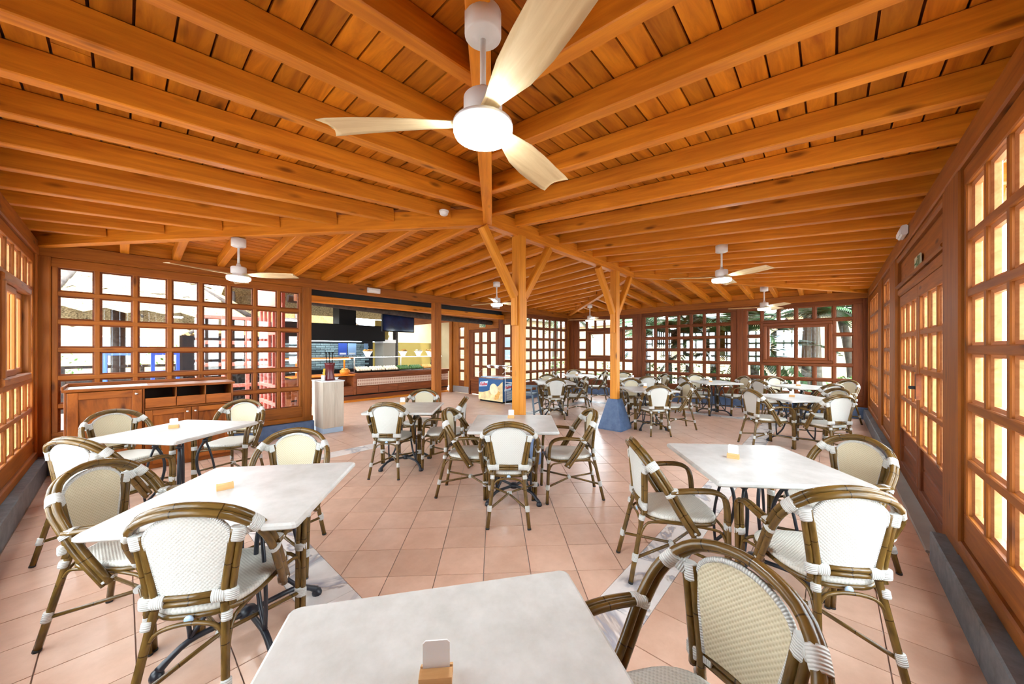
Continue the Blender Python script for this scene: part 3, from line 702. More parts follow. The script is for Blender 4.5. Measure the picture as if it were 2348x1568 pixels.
def holder_proto():
    t = thing('menu_holder', 'x', 'menu holder', (0, 0, 0), 0, 'wooden blocks holding a white card')
    mb = MB(); pr = [(-.022, 0), (.022, 0), (.022, .022), (.004, .032), (.004, .014), (-.002, .014), (-.002, .032), (-.022, .026)]
    Tm = Matrix.Rotation(PI/2, 4, 'Z') @ Matrix.Rotation(PI/2, 4, 'X')
    mb.prism(pr, -.036, .036, 0, Tm); mb.build('block', 'block', t)
    mb = MB(); w = .03; pts = [(-w, .013), (w, .013), (w, .086), (w-.006, .092), (-w+.006, .092), (-w, .086)]
    mb.prism(pts, -.0016, .0016, 0, Matrix.Translation((0, .001, 0)) @ Matrix.Rotation(PI/2, 4, 'X')); mb.build('card', 'card', t)
    return t
HP = holder_proto(); hfirst = [True]
TN = {}
def put_holder(x, y, ang, label):
    Mt = TR(x, y, .7525, R(ang))
    if hfirst[0]: hfirst[0] = False; HP.matrix_basis = Mt; HP['label'] = label; return HP
    return dup(HP, Mt, label)
TABLES = [  # centre, angle, table label, phrase, chairs [(back top, facing, words)], holder position and angle
 ((.453, 2.31), 50, 'square stone table at lower left, three armchairs round it', 'the lower left table', [((.16, 1.90), 54, 'back to the camera, large in front'), ((-.13, 3.02), -42, 'at its left end by the slate plinth'), ((.93, 3.12), 232, 'on its far side facing the camera')], (.37, 2.42), 35),
 ((.43, .575), 54.5, 'foreground stone table cut off by the bottom edge', 'the foreground table', [((1.27, .19), 154, 'big and cropped at the bottom right')], (.475, .66), 40),
 ((2.854, .39), 37, 'stone table at right front, set between three armchairs', 'the right front table', [((2.36, 1.02), -52, 'seen from the side at its left corner'), ((2.19, -.08), 33, 'with white back to the camera'), ((3.55, -.17), 142, 'behind its right corner by the door')], (2.83, .50), 60),
 ((.37, 4.54), 36, 'pale green-white stone table in front of the wooden sideboard', 'the sideboard table', [((-.08, 5.50), -66, 'backed against the sideboard'), ((1.03, 5.42), 233, 'under the pink shutter at its right end'), ((-.27, 3.98), 38, 'half hidden behind the lower left chair')], (.33, 4.66), 30),
 ((2.713, 2.43), 41, 'stone table standing in front of the nearer column', 'the nearer column table', [((2.20, 2.03), 41, 'with its back to the camera, mid picture'), ((2.30, 3.02), -55, 'in profile on its left side'), ((3.31, 1.84), 134, 'in profile on its right side')], (2.86, 2.60), 40),
 ((2.49, 4.12), 44, 'stone table nearest the pale cabinet and the buffet', 'the buffet side table', [((2.06, 3.86), 40, 'with its back to the camera'), ((3.20, 4.75), 222, 'on its far side by the middle post'), ((3.04, 3.56), 133, 'seen edge on at its right')], (2.58, 4.36), 40),
 ((7.17, .42), 45, 'stone table near the right wall beyond the right front table', 'the second right wall table', [((6.62, .96), -48, 'yellow back, on its left'), ((6.62, -.12), 43, 'white back, nearest its right corner'), ((7.78, -.12), 135, 'on its far side next to the wall')], (7.15, .46), 45),
 ((9.40, .45), 45, 'stone table in the far right corner under the sliding window', 'the far right corner table', [((8.88, 1.14), -45, 'yellow back, on its left'), ((10.04, .98), 225, 'white, below the sliding window'), ((8.72, -.06), 45, 'mostly hidden behind another chair'), ((10.0, -.30), 135, 'in the corner of the walls')], (9.40, .50), 45),
 ((9.26, 2.03), 45, 'stone table below the middle far window', 'the middle far window table', [((9.86, 2.60), 225, 'white, against the middle window'), ((9.82, 1.48), 135, 'against the post at its right'), ((8.72, 2.58), -45, 'yellow back seen edge on')], (9.2, 2.08), 45),
 ((6.80, 2.62), 45, 'stone table just right of the further column', 'the further column table', [((6.25, 2.20), 42, 'with its back to the camera'), ((7.28, 2.02), 135, 'yellow back edge on at its right'), ((7.40, 3.22), 225, 'on its far side beside the column')], (6.93, 2.72), 45),
 ((8.92, 3.74), 45, 'dark looking table behind the further column at the far wall', 'the dark far wall table', [((9.47, 4.35), 225, 'left one, facing the camera'), ((9.46, 3.16), 135, 'yellow back at its right'), ((8.40, 3.20), 45, 'white back towards the camera')], (8.86, 3.80), 45),
 ((8.98, 5.45), 45, 'stone table in the far left corner', 'the far left corner table', [((9.55, 6.02), 225, 'white, in the corner'), ((9.56, 4.90), 135, 'at its right under the sliding window'), ((8.42, 6.0), -45, 'brown back edge on at its left')], (8.9, 5.5), 45),
 ((6.78, 4.80), 45, 'stone table beside the grey high chair', 'the high chair table', [((6.26, 4.38), 45, 'with its back to the camera'), ((7.24, 5.34), 225, 'on its far side'), ((7.32, 4.24), 135, 'edge on at its right')], (6.7, 4.86), 45),
]
for (c, ang, lab, ph, chs, hp, ha) in TABLES:
    put_table(c[0], c[1], ang, lab)
    for top, fa, words in chs: put_chair(top, fa, 'rattan armchair of %s, %s' % (ph, words))
    put_holder(hp[0], hp[1], math.degrees(math.atan2(hp[1], hp[0]))-90+((ha*7) % 23-11), 'wooden block with white card on %s' % ph)

# ---- ceiling fans
def fan(x, y, ztop, rot, label):
    t = thing('ceiling_fan', label, 'ceiling fan', (x, y, ztop-.50), 0, 'ceiling fans with lamps')
    zt = .50
    MB().lathe([(0, 0), (.100, 0), (.114, .008), (.118, .018), (.118, .034), (0, .034)], 32).build('lamp', 'lamp', t)
    MB().lathe([(.0, .034), (.121, .034), (.121, .05), (.075, .062), (.075, .085), (.078, .09), (.078, .155), (.07, .163), (.034, .166), (.026, .175), (.017, .205), (0, .205)], 28).build('motor_housing', 'white', t)
    MB().lathe([(0, .19), (.0125, .19), (.0125, zt-.09), (0, zt-.09)], 12).build('rod', 'white', t)
    MB().lathe([(0, zt-.105), (.030, zt-.105), (.034, zt-.095), (.066, zt-.095), (.074, zt-.088), (.074, zt), (0, zt)], 28).build('canopy', 'white', t)
    secs = [(.06, .030, 10, .0), (.13, .032, 12, .0), (.19, .045, 15, .004), (.28, .064, 17, .012), (.40, .074, 15, .018), (.52, .076, 12, .020), (.62, .077, 10, .018), (.66, .073, 9, .016)]
    for k in range(3):
        mb = MB(); vs = []; n = 6
        for r, w, tw, sw in secs:
            for side in (1, -1):
                for q in range(n+1):
                    u = -1+2*q/n; th = .006*(1-.7*abs(u)**3)*side
                    yy = u*w+sw-.01; zz = -u*w*math.sin(R(tw))+.012*(1-u*u)*.6+th
                    rr = r-(.03*(1-abs(u)**1.5) if r > .65 else 0)
                    vs.append((rr, yy, zz+.066))
        m = 2*(n+1); fs = []
        for i in range(len(secs)-1):
            a, b = i*m, (i+1)*m
            for q in range(n): fs += [[a+q, b+q, b+q+1, a+q+1], [a+n+1+q, a+n+2+q, b+n+2+q, b+n+1+q]]
            fs += [[a, a+n+1, b+n+1, b], [a+n, b+n, b+2*n+1, a+2*n+1]]
        fs += [[(len(secs)-1)*m+q for q in range(n+1)]+[(len(secs)-1)*m+n+1+q for q in range(n, -1, -1)]]
        mb.add(vs, fs, None, 0, True)
        mb.build('blade', 'blade', t, Matrix.Rotation(R(rot+120*k), 4, 'Z'))
    return t
fan(.981, 1.046, 2.86, 8, 'large near ceiling fan with maple blades and glowing lamp')
fan(.935, 5.27, 2.83, 76, 'ceiling fan over the sideboard table at left')
fan(5.27, 5.20, 2.92, 95, 'ceiling fan in front of the buffet beam, left of the nearer column')
fan(9.39, 5.35, 2.85, 105, 'most distant ceiling fan, beyond the further column')
fan(5.51, 1.11, 2.93, 0, 'ceiling fan at right below the long rafters')
fan(9.23, 1.06, 2.85, 100, 'ceiling fan near the far right corner')

# ---- small fittings
def box_thing(name, label, cat, c, d, mat, rz=0, group=None, ch=.006):
    return tag(MB().box((0, 0, 0), d, None, 0, ch).build(name, mat, None, TR(*c, rz)), label, cat, group)
def emerg(name, label, c, rz):
    t = thing(name, label, 'emergency light', c, rz, 'emergency lights')
    MB().box((0, 0, 0), (.26, .05, .10), None, 0, .012).build('housing', 'white', t); MB().box((0, -.03, -.012), (.22, .014, .05), None, 0, .006).build('diffuser', 'card', t)
emerg('emergency_light', 'white emergency light on the beam over the buffet opening', (3.45, YC-.065, 2.71), 0)
emerg('emergency_light', 'white emergency light on the beam behind a fan', (7.0, YC-.065, 2.71), 0)
emerg('emergency_light', 'white emergency light high on the right wall plate', (5.45, YR+.065, 2.72), PI)
for i, (x, y, z, l) in enumerate(((2.48, 3.30, 3.045, 'white smoke detector left of the ridge end'), (7.4, 2.93, 3.03, 'white smoke detector at the far end of the ridge'))):
    t = thing('smoke_detector', l, 'smoke detector', (x, y, z), 0, 'smoke detectors')
    MB().lathe([(0, 0), (.03, .0), (.045, .012), (.05, .03), (.05, .04), (0, .04)], 18).build('housing', 'white', t); MB().lathe([(0, .04), (.055, .04), (.055, .055), (0, .055)], 18).build('base', 'white', t)
def exit_sign(c, rz, label):
    t = thing('exit_sign', label, 'sign', c, rz, 'exit signs')
    MB().box((0, 0, 0), (.28, .012, .14), None, 0, .004).build('plate', 'sign', t)
    mb = MB(); F = Matrix.Rotation(PI/2, 4, 'X')
    for poly in ([(-.03, .02), (.03, .035), (.02, -.005), (-.02, -.01)], [(-.02, -.008), (.0, -.008), (-.04, -.05), (-.055, -.045)], [(.0, -.008), (.02, -.006), (.05, -.03), (.04, -.05)], [(-.03, .02), (-.06, .0), (-.055, -.01), (-.022, .005)], [(.06, -.055), (.12, -.055), (.12, .055), (.06, .055)], [(-.12, -.01), (-.08, -.01), (-.08, .01), (-.12, .01)]):
        mb.prism(poly[::-1] if False else poly, .006, .0085, 0, F)
    mb.lathe([(0, .006), (.013, .006), (.013, .0085), (0, .0085)], 10, (.035, .05, 0), 0, False, F); mb.build('running_figure', 'signg', t)
exit_sign((XD-.03, 8.42, 2.30), -PI/2, 'exit sign above the glazed door by the freezer'); exit_sign((5.12, YR+.0, 2.335), PI, 'exit sign above the double door on the right')

# ---- sideboard
sx0, sx1, sy0, sy1, sz = -.44, 1.06, 6.32, 6.88, 1.05
sb = thing('sideboard', 'long wooden sideboard with doors and open drawers under the lattice window', 'sideboard', ((sx0+sx1)/2, (sy0+sy1)/2, 0))
SO = Vector(((sx0+sx1)/2, (sy0+sy1)/2, 0))
def sbox(name, x0, x1, y0, y1, z0, z1, mat, par=sb, ch=.004):
    Mt = Matrix.Translation(((x0+x1)/2, (y0+y1)/2, (z0+z1)/2)); d = (x1-x0, y1-y0, z1-z0)
    if (z1-z0) > (x1-x0): Mt = Mt @ Matrix.Rotation(PI/2, 4, 'Y'); d = (z1-z0, y1-y0, x1-x0)
    return MB().box((0, 0, 0), d, None, 0, ch).build(name, mat, par, world(par).inverted() @ Mt)
for a in (sx0, .165, sx1-.02): sbox('side_panel', a, a+.02, sy0+.01, sy1, 0, 1.02, 'side')
sbox('back_panel', sx0, sx1, sy1-.015, sy1, 0, 1.02, 'side'); sbox('plinth', sx0, sx1, sy0+.03, sy0+.05, 0, .06, 'side')
sbox('top', sx0-.015, sx1+.015, sy0-.015, sy1, 1.02, 1.05, 'side'); sbox('top_edge', sx0-.015, sx1+.015, sy1-.02, sy1+.02, 1.05, 1.09, 'side'); sbox('top_edge', sx0-.02, sx0, sy0, sy1, 1.05, 1.085, 'side')
def cdoor(x0, x1, z0, z1, kx, kz):
    d = sbox('door', x0+.003, x1-.003, sy0-.004, sy0+.008, z0+.003, z1-.003, 'side')
    w = .085 if x1-x0 > .5 else .07; o = world(d).translation
    for a, b, e, f in ((x0+.003, x0+w, z0+.003, z1-.003), (x1-w, x1-.003, z0+.003, z1-.003), (x0+w, x1-w, z0+.003, z0+w), (x0+w, x1-w, z1-w, z1-.003)):
        sbox('door_frame', a, b, sy0-.02, sy0-.004, e, f, 'side', d)
    k = MB().lathe([(0, 0), (.008, 0), (.008, .014), (.016, .022), (.014, .03), (0, .034)], 14).build('knob', 'chrome', d, world(d).inverted() @ Matrix.Translation((kx, sy0-.02, kz)) @ Matrix.Rotation(PI/2, 4, 'X'))
cdoor(sx0+.02, .165, .06, 1.015, .115, .965); cdoor(.185, .615, .06, .745, .575, .69); cdoor(.615, 1.04, .06, .745, .655, .69)
sbox('shelf', .185, 1.04, sy0+.01, sy1-.02, .745, .77, 'side')
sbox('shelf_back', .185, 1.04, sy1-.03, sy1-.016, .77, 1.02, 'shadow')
for a, b in ((.19, .465), (.475, .755), (.765, 1.035)):
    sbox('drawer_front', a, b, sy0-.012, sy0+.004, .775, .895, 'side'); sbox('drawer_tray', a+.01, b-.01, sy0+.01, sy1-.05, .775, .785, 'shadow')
for a in (.465, .755): sbox('divider', a, a+.01, sy0, sy1-.03, .77, 1.02, 'side')
mb = MB(); random.seed(3)
for k in range(22): mb.lathe([(0, -.012), (.03, -.004), (.03, .004), (0, .012)], 6, (random.uniform(-.10, .10), random.uniform(-.05, .05), random.uniform(0, .035)), 0, True)
tag(mb.build('cutlery_pile', 'steel', None, TR(.62, 6.45, .83)), 'pile of shiny cutlery in the middle open drawer', 'cutlery', None, 'stuff')
tag(MB().box((0, 0, 0), (.62, .26, .012), None, 0, .004).build('placemat_stack', 'card', None, TR(-.10, 6.47, 1.057)), 'flat white placemats on the left of the sideboard top', 'placemat')

# ---- pale cabinet with things on top
pc = thing('pale_cabinet', 'narrow pale wood cabinet beside the opening post', 'cabinet', (2.57, 6.96, 0))
MB().box((0, 0, .505), (.36, .54, .83), None, 0, .004).build('body', 'pale', pc); MB().box((0, 0, .045), (.34, .52, .09)).build('plinth', 'tagm', pc); MB().box((0, 0, .93), (.385, .565, .022), None, 0, .004).build('top', 'card', pc)
MB().box((.02, -.274, .5), (.006, .006, .8)).build('door_gap', 'pale', pc)
cd = thing('napkin_caddy', 'white caddy with yellow packet on the pale cabinet', 'caddy', (2.435, 6.80, .941))
MB().lathe([(0, 0), (.034, 0), (.04, .10), (.036, .10), (.031, .008), (0, .008)], 4).build('cup', 'card', cd); MB().box((.0, .0, .12), (.03, .022, .2), Matrix.Rotation(.08, 4, 'Y'), 0, .004).build('packet', 'yel', cd)
MB().box((.02, .012, .08), (.008, .02, .14), Matrix.Rotation(-.15, 4, 'Y')).build('napkin', 'card', cd)
pt = thing('pitcher', 'burgundy glazed utensil jar on the pale cabinet', 'jar', (2.56, 6.84, .941)); pt.scale = (1.4, 1.4, 1.5)
MB().lathe([(0, 0), (.062, 0), (.064, .02), (.048, .09), (.058, .19), (.066, .215), (.058, .215), (.05, .19), (.04, .09), (0, .02)], 18).build('body', 'burg', pt)
for k in range(3): MB().tube([(.03*(k-1), .01, .06), (.04*(k-1), .015, .33)], .005, 6).box((.041*(k-1), .016, .335), (.028, .006, .016)).build('utensil', 'black', pt)
for k, (x, y, l) in enumerate(((2.655, 6.83, 'small white bowl at the right of the pale cabinet top'), (2.63, 6.98, 'small white bowl behind the other one on the pale cabinet'))):
    tag(MB().lathe([(0, 0), (.03, 0), (.058, .05), (.053, .05), (.028, .006), (0, .006)], 18).build('bowl', 'card', None, TR(x, y, .941)), l, 'bowl', 'small white bowls')

# ---- second lower beam, buffet room shell
tb = MB().box((0, 0, 0), (6.2, .16, .13), None, 0, .012).build('trim_1', 'raft', None, TR(5.3, 7.55, 2.50)); tag(tb, 'lower timber beam behind the wall plate of the opening', None, None, 'structure')
MB().box((0, 0, 0), (6.2, .03, .38)).build('dark_board', 'dark', tb, Matrix.Translation((0, .02, .25)))  # dark board added as the shade in the gap above the beam
lg = MB().tube([(2.2, 8.0, 2.52), (5.2, 8.02, 2.40), (7.85, 8.0, 2.36)], .075, 10).build('trim_2', 'log', None); tag(lg, 'rough grey log beam under the thatch of the buffet', None, None, 'structure')
BY = 10.2
bc = thing('buffet_counter', 'long dark wood buffet counter with patterned tile strip', 'counter', (5.35, BY+.4, 0))
def bb(name, x0, x1, y0, y1, z0, z1, mat, ch=.006, par=None):
    par = par or bc
    return MB().box((0, 0, 0), (x1-x0, y1-y0, z1-z0), None, 0, ch).build(name, mat, par, Matrix.Translation(Vector(((x0+x1)/2, (y0+y1)/2, (z0+z1)/2))-world(par).translation))
bb('body', 4.55, 7.86, BY+.02, BY+.8, .20, .74, 'count'); bb('plinth', 2.9, 7.86, BY+.06, BY+.8, 0, .20, 'count')
bb('plinth_ledge', 2.9, 7.86, BY-.03, BY+.06, 0, .055, 'raft'); bb('worktop', 4.5, 7.88, BY-.04, BY+.85, .74, .82, 'count'); bb('toe_line', 2.9, 7.86, BY+.015, BY+.06, .17, .20, 'black')
for k in range(5): bb('front_panel', 4.57+.655*k, 4.57+.655*(k+1)-.008, BY, BY+.02, .21, .43, 'count')
n = 26
for k in range(n):
    x0 = 4.58+k*.126
    tl = bb('patterned_tile', x0, x0+.123, BY-.006, BY+.02, .45, .65, 'ctile1', .003)
    mb = MB(); F = Matrix.Rotation(PI/2, 4, 'X')
    for dz in (-.05, .05):
        for dx in (-.03, .03): mb.prism([(dx-.026, dz), (dx, dz-.036), (dx+.026, dz), (dx, dz+.036)], .013, .0145, 0, F)
    obj('tile_motif', CACHE.setdefault('motif', mb.mesh('tile_motif', 'ctile0')), tl)
bb('side_body', 2.9, 4.55, BY+.45, BY+.8, .20, .70, 'count'); bb('side_shelf', 2.9, 4.55, BY+.02, BY+.5, .42, .45, 'count'); bb('side_front', 2.9, 4.55, BY+.02, BY+.05, .20, .42, 'count'); bb('side_top', 2.9, 4.52, BY-.02, BY+.8, .76, .79, 'raft'); bb('side_upright', 4.47, 4.55, BY+.0, BY+.45, .20, .76, 'count')
pl_ = thing('plate_stack', 'stack of white plates in the open shelf of the buffet', 'plates', (4.05, BY+.22, .451))
for k in range(6): MB().lathe([(0, 0), (.07, .002), (.125, .018), (.122, .022), (.068, .007), (0, .006)], 18).build('plate', 'card', pl_, TR(0, 0, k*.018))
# sneeze guard: glass shelf on posts, with a light strip
sg = thing('sneeze_guard', 'glass buffet shelf with light strip on steel posts', 'glass shelf', (5.9, BY+.3, .82))
for x in (4.62, 6.15, 7.7): MB().tube([(x-5.9, 0, 0), (x-5.9, 0, .46)], .014, 8).build('post', 'steel', sg)
MB().box((.22, .05, .475), (3.35, .50, .012)).build('glass_shelf', 'clear', sg); MB().box((.22, .0, .455), (3.3, .05, .014)).build('light_strip', 'tube', sg)
sg2 = thing('warming_shelf', 'warm lit wooden shelf on posts at the left of the buffet', 'shelf', (3.55, BY+.35, .79))
for x in (-.45, .80): MB().box((x, 0, .23), (.035, .035, .46)).build('post', 'raft', sg2)
MB().box((.05, 0, .475), (1.9, .36, .03), None, 0, .006).build('shelf', 'raft', sg2); MB().box((.05, -.05, .44), (1.8, .05, .03)).build('light_strip', emit('warm_strip', (1, .72, .35), 3), sg2)
random.seed(11)
def bowl_food(c, label, mat='bread', n=12, r=.155):
    t = thing('bread_bowl', label, 'bowl', c, 0, 'white bowls of bread on the glass shelf')
    MB().lathe([(0, 0), (r*.42, 0), (r*.62, r*.45), (r, r*1.0), (r*.94, r*1.0), (r*.55, r*.45), (0, .02)], 8, (0, 0, 0), 0, False).build('bowl', 'card', t)
    for k in range(n):
        a = random.uniform(0, 2*PI); q = random.uniform(0, r*.75)
        MB().lathe([(0, -.022), (.032, -.012), (.042, 0), (.03, .018), (0, .026)], 8).build('bread_roll', mat, t, Matrix.Translation((q*math.cos(a), q*math.sin(a), r*.98+random.uniform(0, .05))) @ Matrix.Rotation(random.uniform(-.6, .6), 4, 'X'))
bowl_food((5.05, BY+.34, 1.302), 'white bowl of bread at the left end of the glass shelf'); bowl_food((6.25, BY+.34, 1.302), 'white bowl of rolls in the middle of the glass shelf'); bowl_food((6.85, BY+.36, 1.302), 'low bread bowl right of the middle on the glass shelf', 'roll'); bowl_food((7.3, BY+.34, 1.302), 'white bread bowl half behind the middle post')
ob = thing('bread_basket', 'round orange bread basket between the buffet posts', 'basket', (4.30, BY+.18, .791))
MB().lathe([(0, 0), (.10, 0), (.14, .07), (.13, .13), (.11, .13), (0, .03)], 14).build('basket', 'pump', ob)
for k in range(6): MB().lathe([(0, -.03), (.04, -.015), (.05, 0), (.04, .02), (0, .03)], 8).build('loaf', 'bread', ob, TR(.06*math.cos(k), .06*math.sin(k), .135+.01*(k % 3)))
for i in range(6):
    x = 4.85+.46*i
    t = thing('food_tray', 'dark tray of %s' % ['pale filled rolls, leftmost on the counter', 'pale rolls, second from the left', 'pale rolls beside the steel pans', 'green salad right of the rolls', 'salad next to the middle post', 'dark food at the right end of the buffet'][i], 'tray', (x, BY+.26, .821), 0, 'food trays on the counter')
    MB().box((0, .06, .03), (.36, .12, .06), None, 0, .006).build('stand', 'black', t); MB().box((0, 0, .012), (.42, .30, .024), None, 0, .006).build('tray', 'steel' if i > 2 else 'black', t, Matrix.Translation((0, .02, .05)) @ Matrix.Rotation(.3, 4, 'X'))
    for a in range(5):
        for b in range(3):
            MB().lathe([(0, 0), (.034, .004), (.038, .02), (.024, .042), (0, .048)], 8).build('roll', 'roll' if i < 3 else ('bush' if i < 5 else 'bread'), t, TR(-.16+.08*a+random.uniform(-.01, .01), -.09+.09*b, .045+.03*b) @ Matrix.Scale(1.55, 4))
bs = 'dark wine bottle standing at the right end of the buffet'
for k in range(5):
    t = thing('bottle', bs, 'bottle', (7.52+.075*k, BY+.55+.05*(k % 2), .821), 0, 'wine bottles at the buffet end')
    MB().lathe([(0, 0), (.037, 0), (.037, .19), (.014, .25), (.014, .32), (0, .32)], 12).build('body', 'bottle', t); MB().lathe([(0, .30), (.0155, .30), (.0155, .325), (0, .325)], 10).build('cap', 'yel' if k % 2 else 'black', t)
# kitchen back wall
kw = tag(MB().box((0, 0, 0), (5.2, .12, 1.25)).build('wall_kitchen', 'dark', None, TR(3.6, 12.6, 1.25)), 'grey blue brick splashback behind the buffet', None, None, 'structure')
bm_ = MB().box((0, 0, 0), (.285, .03, .062), None, 0, .004).mesh('brick', 'brick')
for r_ in range(12):
    for k in range(15):
        x = 2.3+.30*k+(.15 if r_ % 2 else 0)
        if x < 6.0: obj('brick', bm_, kw, Matrix.Translation((x-3.6, -.065, .85+.0755*r_-1.25)))
kb = tag(MB().box((0, 0, 0), (6.4, .7, .86)).build('back_counter', 'black', None, TR(4.2, 12.15, .43)), 'dark back counter under the brick splashback', 'counter')
hd = thing('cooker_hood', 'big black cooker hood with square duct', 'cooker hood', (4.55, 12.0, 1.80))
MB().box((0, 0, .26), (3.2, .9, .52), None, 0, .02).build('canopy', 'black', hd); MB().box((.45, .1, .9), (.55, .5, .8), None, 0, .01).build('duct', 'black', hd); MB().box((0, -.44, .03), (3.2, .04, .06)).build('lip', 'black', hd); MB().box((0, .3, -.012), (2.2, .08, .02)).build('hood_lamp', emit('hood_glow', (.8, .93, 1), 3), hd)  # glowing strip added under the hood to brighten the bricks
bk = tag(MB().box((0, 0, 0), (6.2, .12, 1.0)).build('wall_buffet', 'olive', None, TR(8.3, 13.4, 1.3)), 'low olive yellow wall behind the buffet', None, None, 'structure')
tag(MB().box((0, 0, 0), (.5, .10, 2.6), None, 0, .01).build('wall_pier', 'olive', None, TR(6.55, 12.55, 1.3)), 'olive yellow pier beside the cooker hood', None, None, 'structure')
fr = thing('refrigerator', 'pale upright refrigerator behind the buffet', 'refrigerator', (6.35, 11.9, 0))
MB().box((0, 0, .88), (.46, .6, 1.72), None, 0, .015).build('body', 'teal', fr); MB().box((0, -.01, 1.80), (.48, .62, .12), None, 0, .01).build('control_panel', 'white', fr); MB().box((.2, -.31, 1.81), (.10, .01, .03)).build('switches', 'rubber', fr)
t = thing('red_sign', 'small red fire sign above the refrigerator', 'sign', (6.0, 12.45, 1.86)); MB().box((0, 0, .08), (.2, .02, .28), None, 0, .004).build('plate', 'red', t); MB().prism([(-.04, .03), (.04, .03), (.02, .16), (-.03, .17)], .011, .014, 0, Matrix.Rotation(PI/2, 4, 'X')).build('symbol', 'card', t)
for k, (x, m, l) in enumerate(((5.10, 'paperb', 'dark blue notice on the brick splashback'), (5.42, 'paperl', 'light blue notice next to the dark blue one'), (5.92, 'paperl', 'narrow pale notice right of the blue ones'))):
    t = thing('notice', l, 'notice', (x, 12.49, 1.52), 0, 'paper notices'); MB().box((0, 0, 0), (.29 if k < 2 else .16, .008, .42)).build('sheet', m, t); MB().box((0, -.006, -.15), (.22 if k < 2 else .1, .004, .06)).build('print', 'card', t)
tl = thing('tube_lamp', 'bright fluorescent tube lamp over the kitchen', 'lamp', (2.55, 8.9, 2.16)); MB().box((0, 0, .03), (.62, .10, .03), None, 0, .006).build('housing', 'white', tl); MB().tube([(-.2, 0, .04), (-.2, 0, 1.3)], .006, 6).build('hanger', 'black', tl); MB().tube([(.2, 0, .04), (.2, 0, 1.3)], .006, 6).build('hanger', 'black', tl); MB().tube([(-.29, 0, 0), (.29, 0, 0)], .025, 10).build('tube', 'tube', tl)
tv = thing('television', 'wall television hanging under the log beam', 'television', (4.79, 8.30, 2.22), R(2))
MB().box((0, 0, 0), (.92, .05, .52), None, 0, .01).build('case', 'black', tv); MB().box((0, -.027, .005), (.88, .006, .48)).build('screen', 'screen', tv); MB().box((0, .05, .46), (.08, .04, .90)).build('bracket', 'black', tv)
spk = thing('loudspeaker', 'small black loudspeaker above the television', 'loudspeaker', (5.22, 8.1, 2.62)); MB().box((0, 0, 0), (.26, .2, .2), None, 0, .012).build('case', 'black', spk); MB().lathe([(0, 0), (.07, 0), (.06, .012), (0, .006)], 16, (0, 0, 0), 0, True, Matrix.Translation((0, -.1, 0)) @ Matrix.Rotation(PI/2, 4, 'X')).build('cone', 'rubber', spk)
# thatched roof over the kitchen
vs = [(1.9, 7.62, 2.95), (8.6, 7.62, 2.95), (8.6, 10.6, 3.9), (1.9, 10.6, 3.9), (8.6, 13.9, 2.75), (1.9, 13.9, 2.75)]
th = MB().add(vs+[(x, y, z+.25) for x, y, z in vs], [[0, 1, 2, 3], [3, 2, 4, 5], [9, 8, 7, 6], [11, 10, 8, 9], [0, 6, 7, 1], [5, 4, 10, 11], [0, 3, 9, 6], [3, 5, 11, 9], [1, 7, 8, 2], [2, 8, 10, 4]]).build('ceiling_thatch', 'thatch', None)
tag(th, 'thatched ceiling over the buffet kitchen', None, None, 'structure')
for k, (x, y) in enumerate(((6.9, 12.2), (2.0, 12.2))): tag(MB().tube([(0, 0, 0), (.03, 0, 1.4), (0, 0, 3.1)], [.10, .095, .09], 10).build('trim_%d' % (3+k), 'log', None, TR(x, y, 0)), 'dark log post %s' % ('right of the refrigerator' if k == 0 else 'at the left of the kitchen'), None, None, 'structure')

# ---- ice cream freezer
fz = thing('ice_cream_freezer', 'blue ice cream chest freezer with curved glass top', 'freezer', (7.44, 7.245, 0))
bxs = lambda n, c, d, m, ch=.006, par=None: MB().box((0, 0, 0), d, None, 0, ch).build(n, m, par or fz, Matrix.Translation(c))
bxs('body', (0, 0, .36), (.72, .98, .62), 'fridgeblue', .01); bxs('base', (0, 0, .03), (.66, .92, .06), 'black'); bxs('rim', (0, 0, .685), (.74, 1.0, .035), 'chrome', .008)
FX = Matrix.Translation((-.362, 0, .36)) @ Matrix(((0, 0, -1, 0), (-1, 0, 0, 0), (0, 1, 0, 0), (0, 0, 0, 1)))
lower = [(-.49, -.31), (.49, -.31), (.49, .25), (.42, .20), (.34, .13), (.27, .10), (.0, .0), (-.12, -.05), (-.30, -.09), (-.49, -.10)]
MB().prism(lower, 0, .003, 0, FX).build('print_waves', 'cream2', fz)
mb = MB(); mb.prism([(.14+.16*math.cos(a*PI/10), .02+.16*math.sin(a*PI/10)) for a in range(20)], .003, .005, 0, FX); mb.build('print_scoop', 'creamscoop', fz)
mb = MB(); mb.prism([(.17, -.28), (.33, -.25), (.40, -.05), (.33, -.02), (.26, -.12), (.20, -.14)], .005, .0065, 0, FX); mb.build('print_stripe', 'bread', fz)
mb = MB(); mb.prism([(-.46, .06), (-.13, .09), (-.09, .25), (-.42, .20)], .003, .006, 0, FX); mb.build('logo_flag', 'flag', fz)
tm = text_mesh('Kalise', .125, 'redtxt', 'logo_text', .004)
obj('logo_text', tm, fz, FX @ Matrix.Translation((-.275, .145, .008)) @ Matrix.Rotation(.09, 4, 'Z'))
FY = Matrix.Translation((0, -.491, .36)) @ Matrix.Rotation(PI/2, 4, 'X')
mb = MB(); mb.prism([(-.30, -.02), (-.03, .0), (.02, .20), (-.24, .17)], .0, .004, 0, FY); mb.build('logo_flag', 'flag', fz); obj('logo_text', tm, fz, FY @ Matrix.Translation((-.14, .085, .006)) @ Matrix.Rotation(.08, 4, 'Z') @ Matrix.Scale(.85, 4))
mb = MB()
for k in range(9): mb.box((.05, -.495, .09+.03*k), (.52, .008, .016))
mb.build('vent_grille', 'grill', fz)
arc = [(-.36+.72*k/8, .70+.34*math.sin(PI*(.12+.60*k/8))) for k in range(9)]
mb = MB()
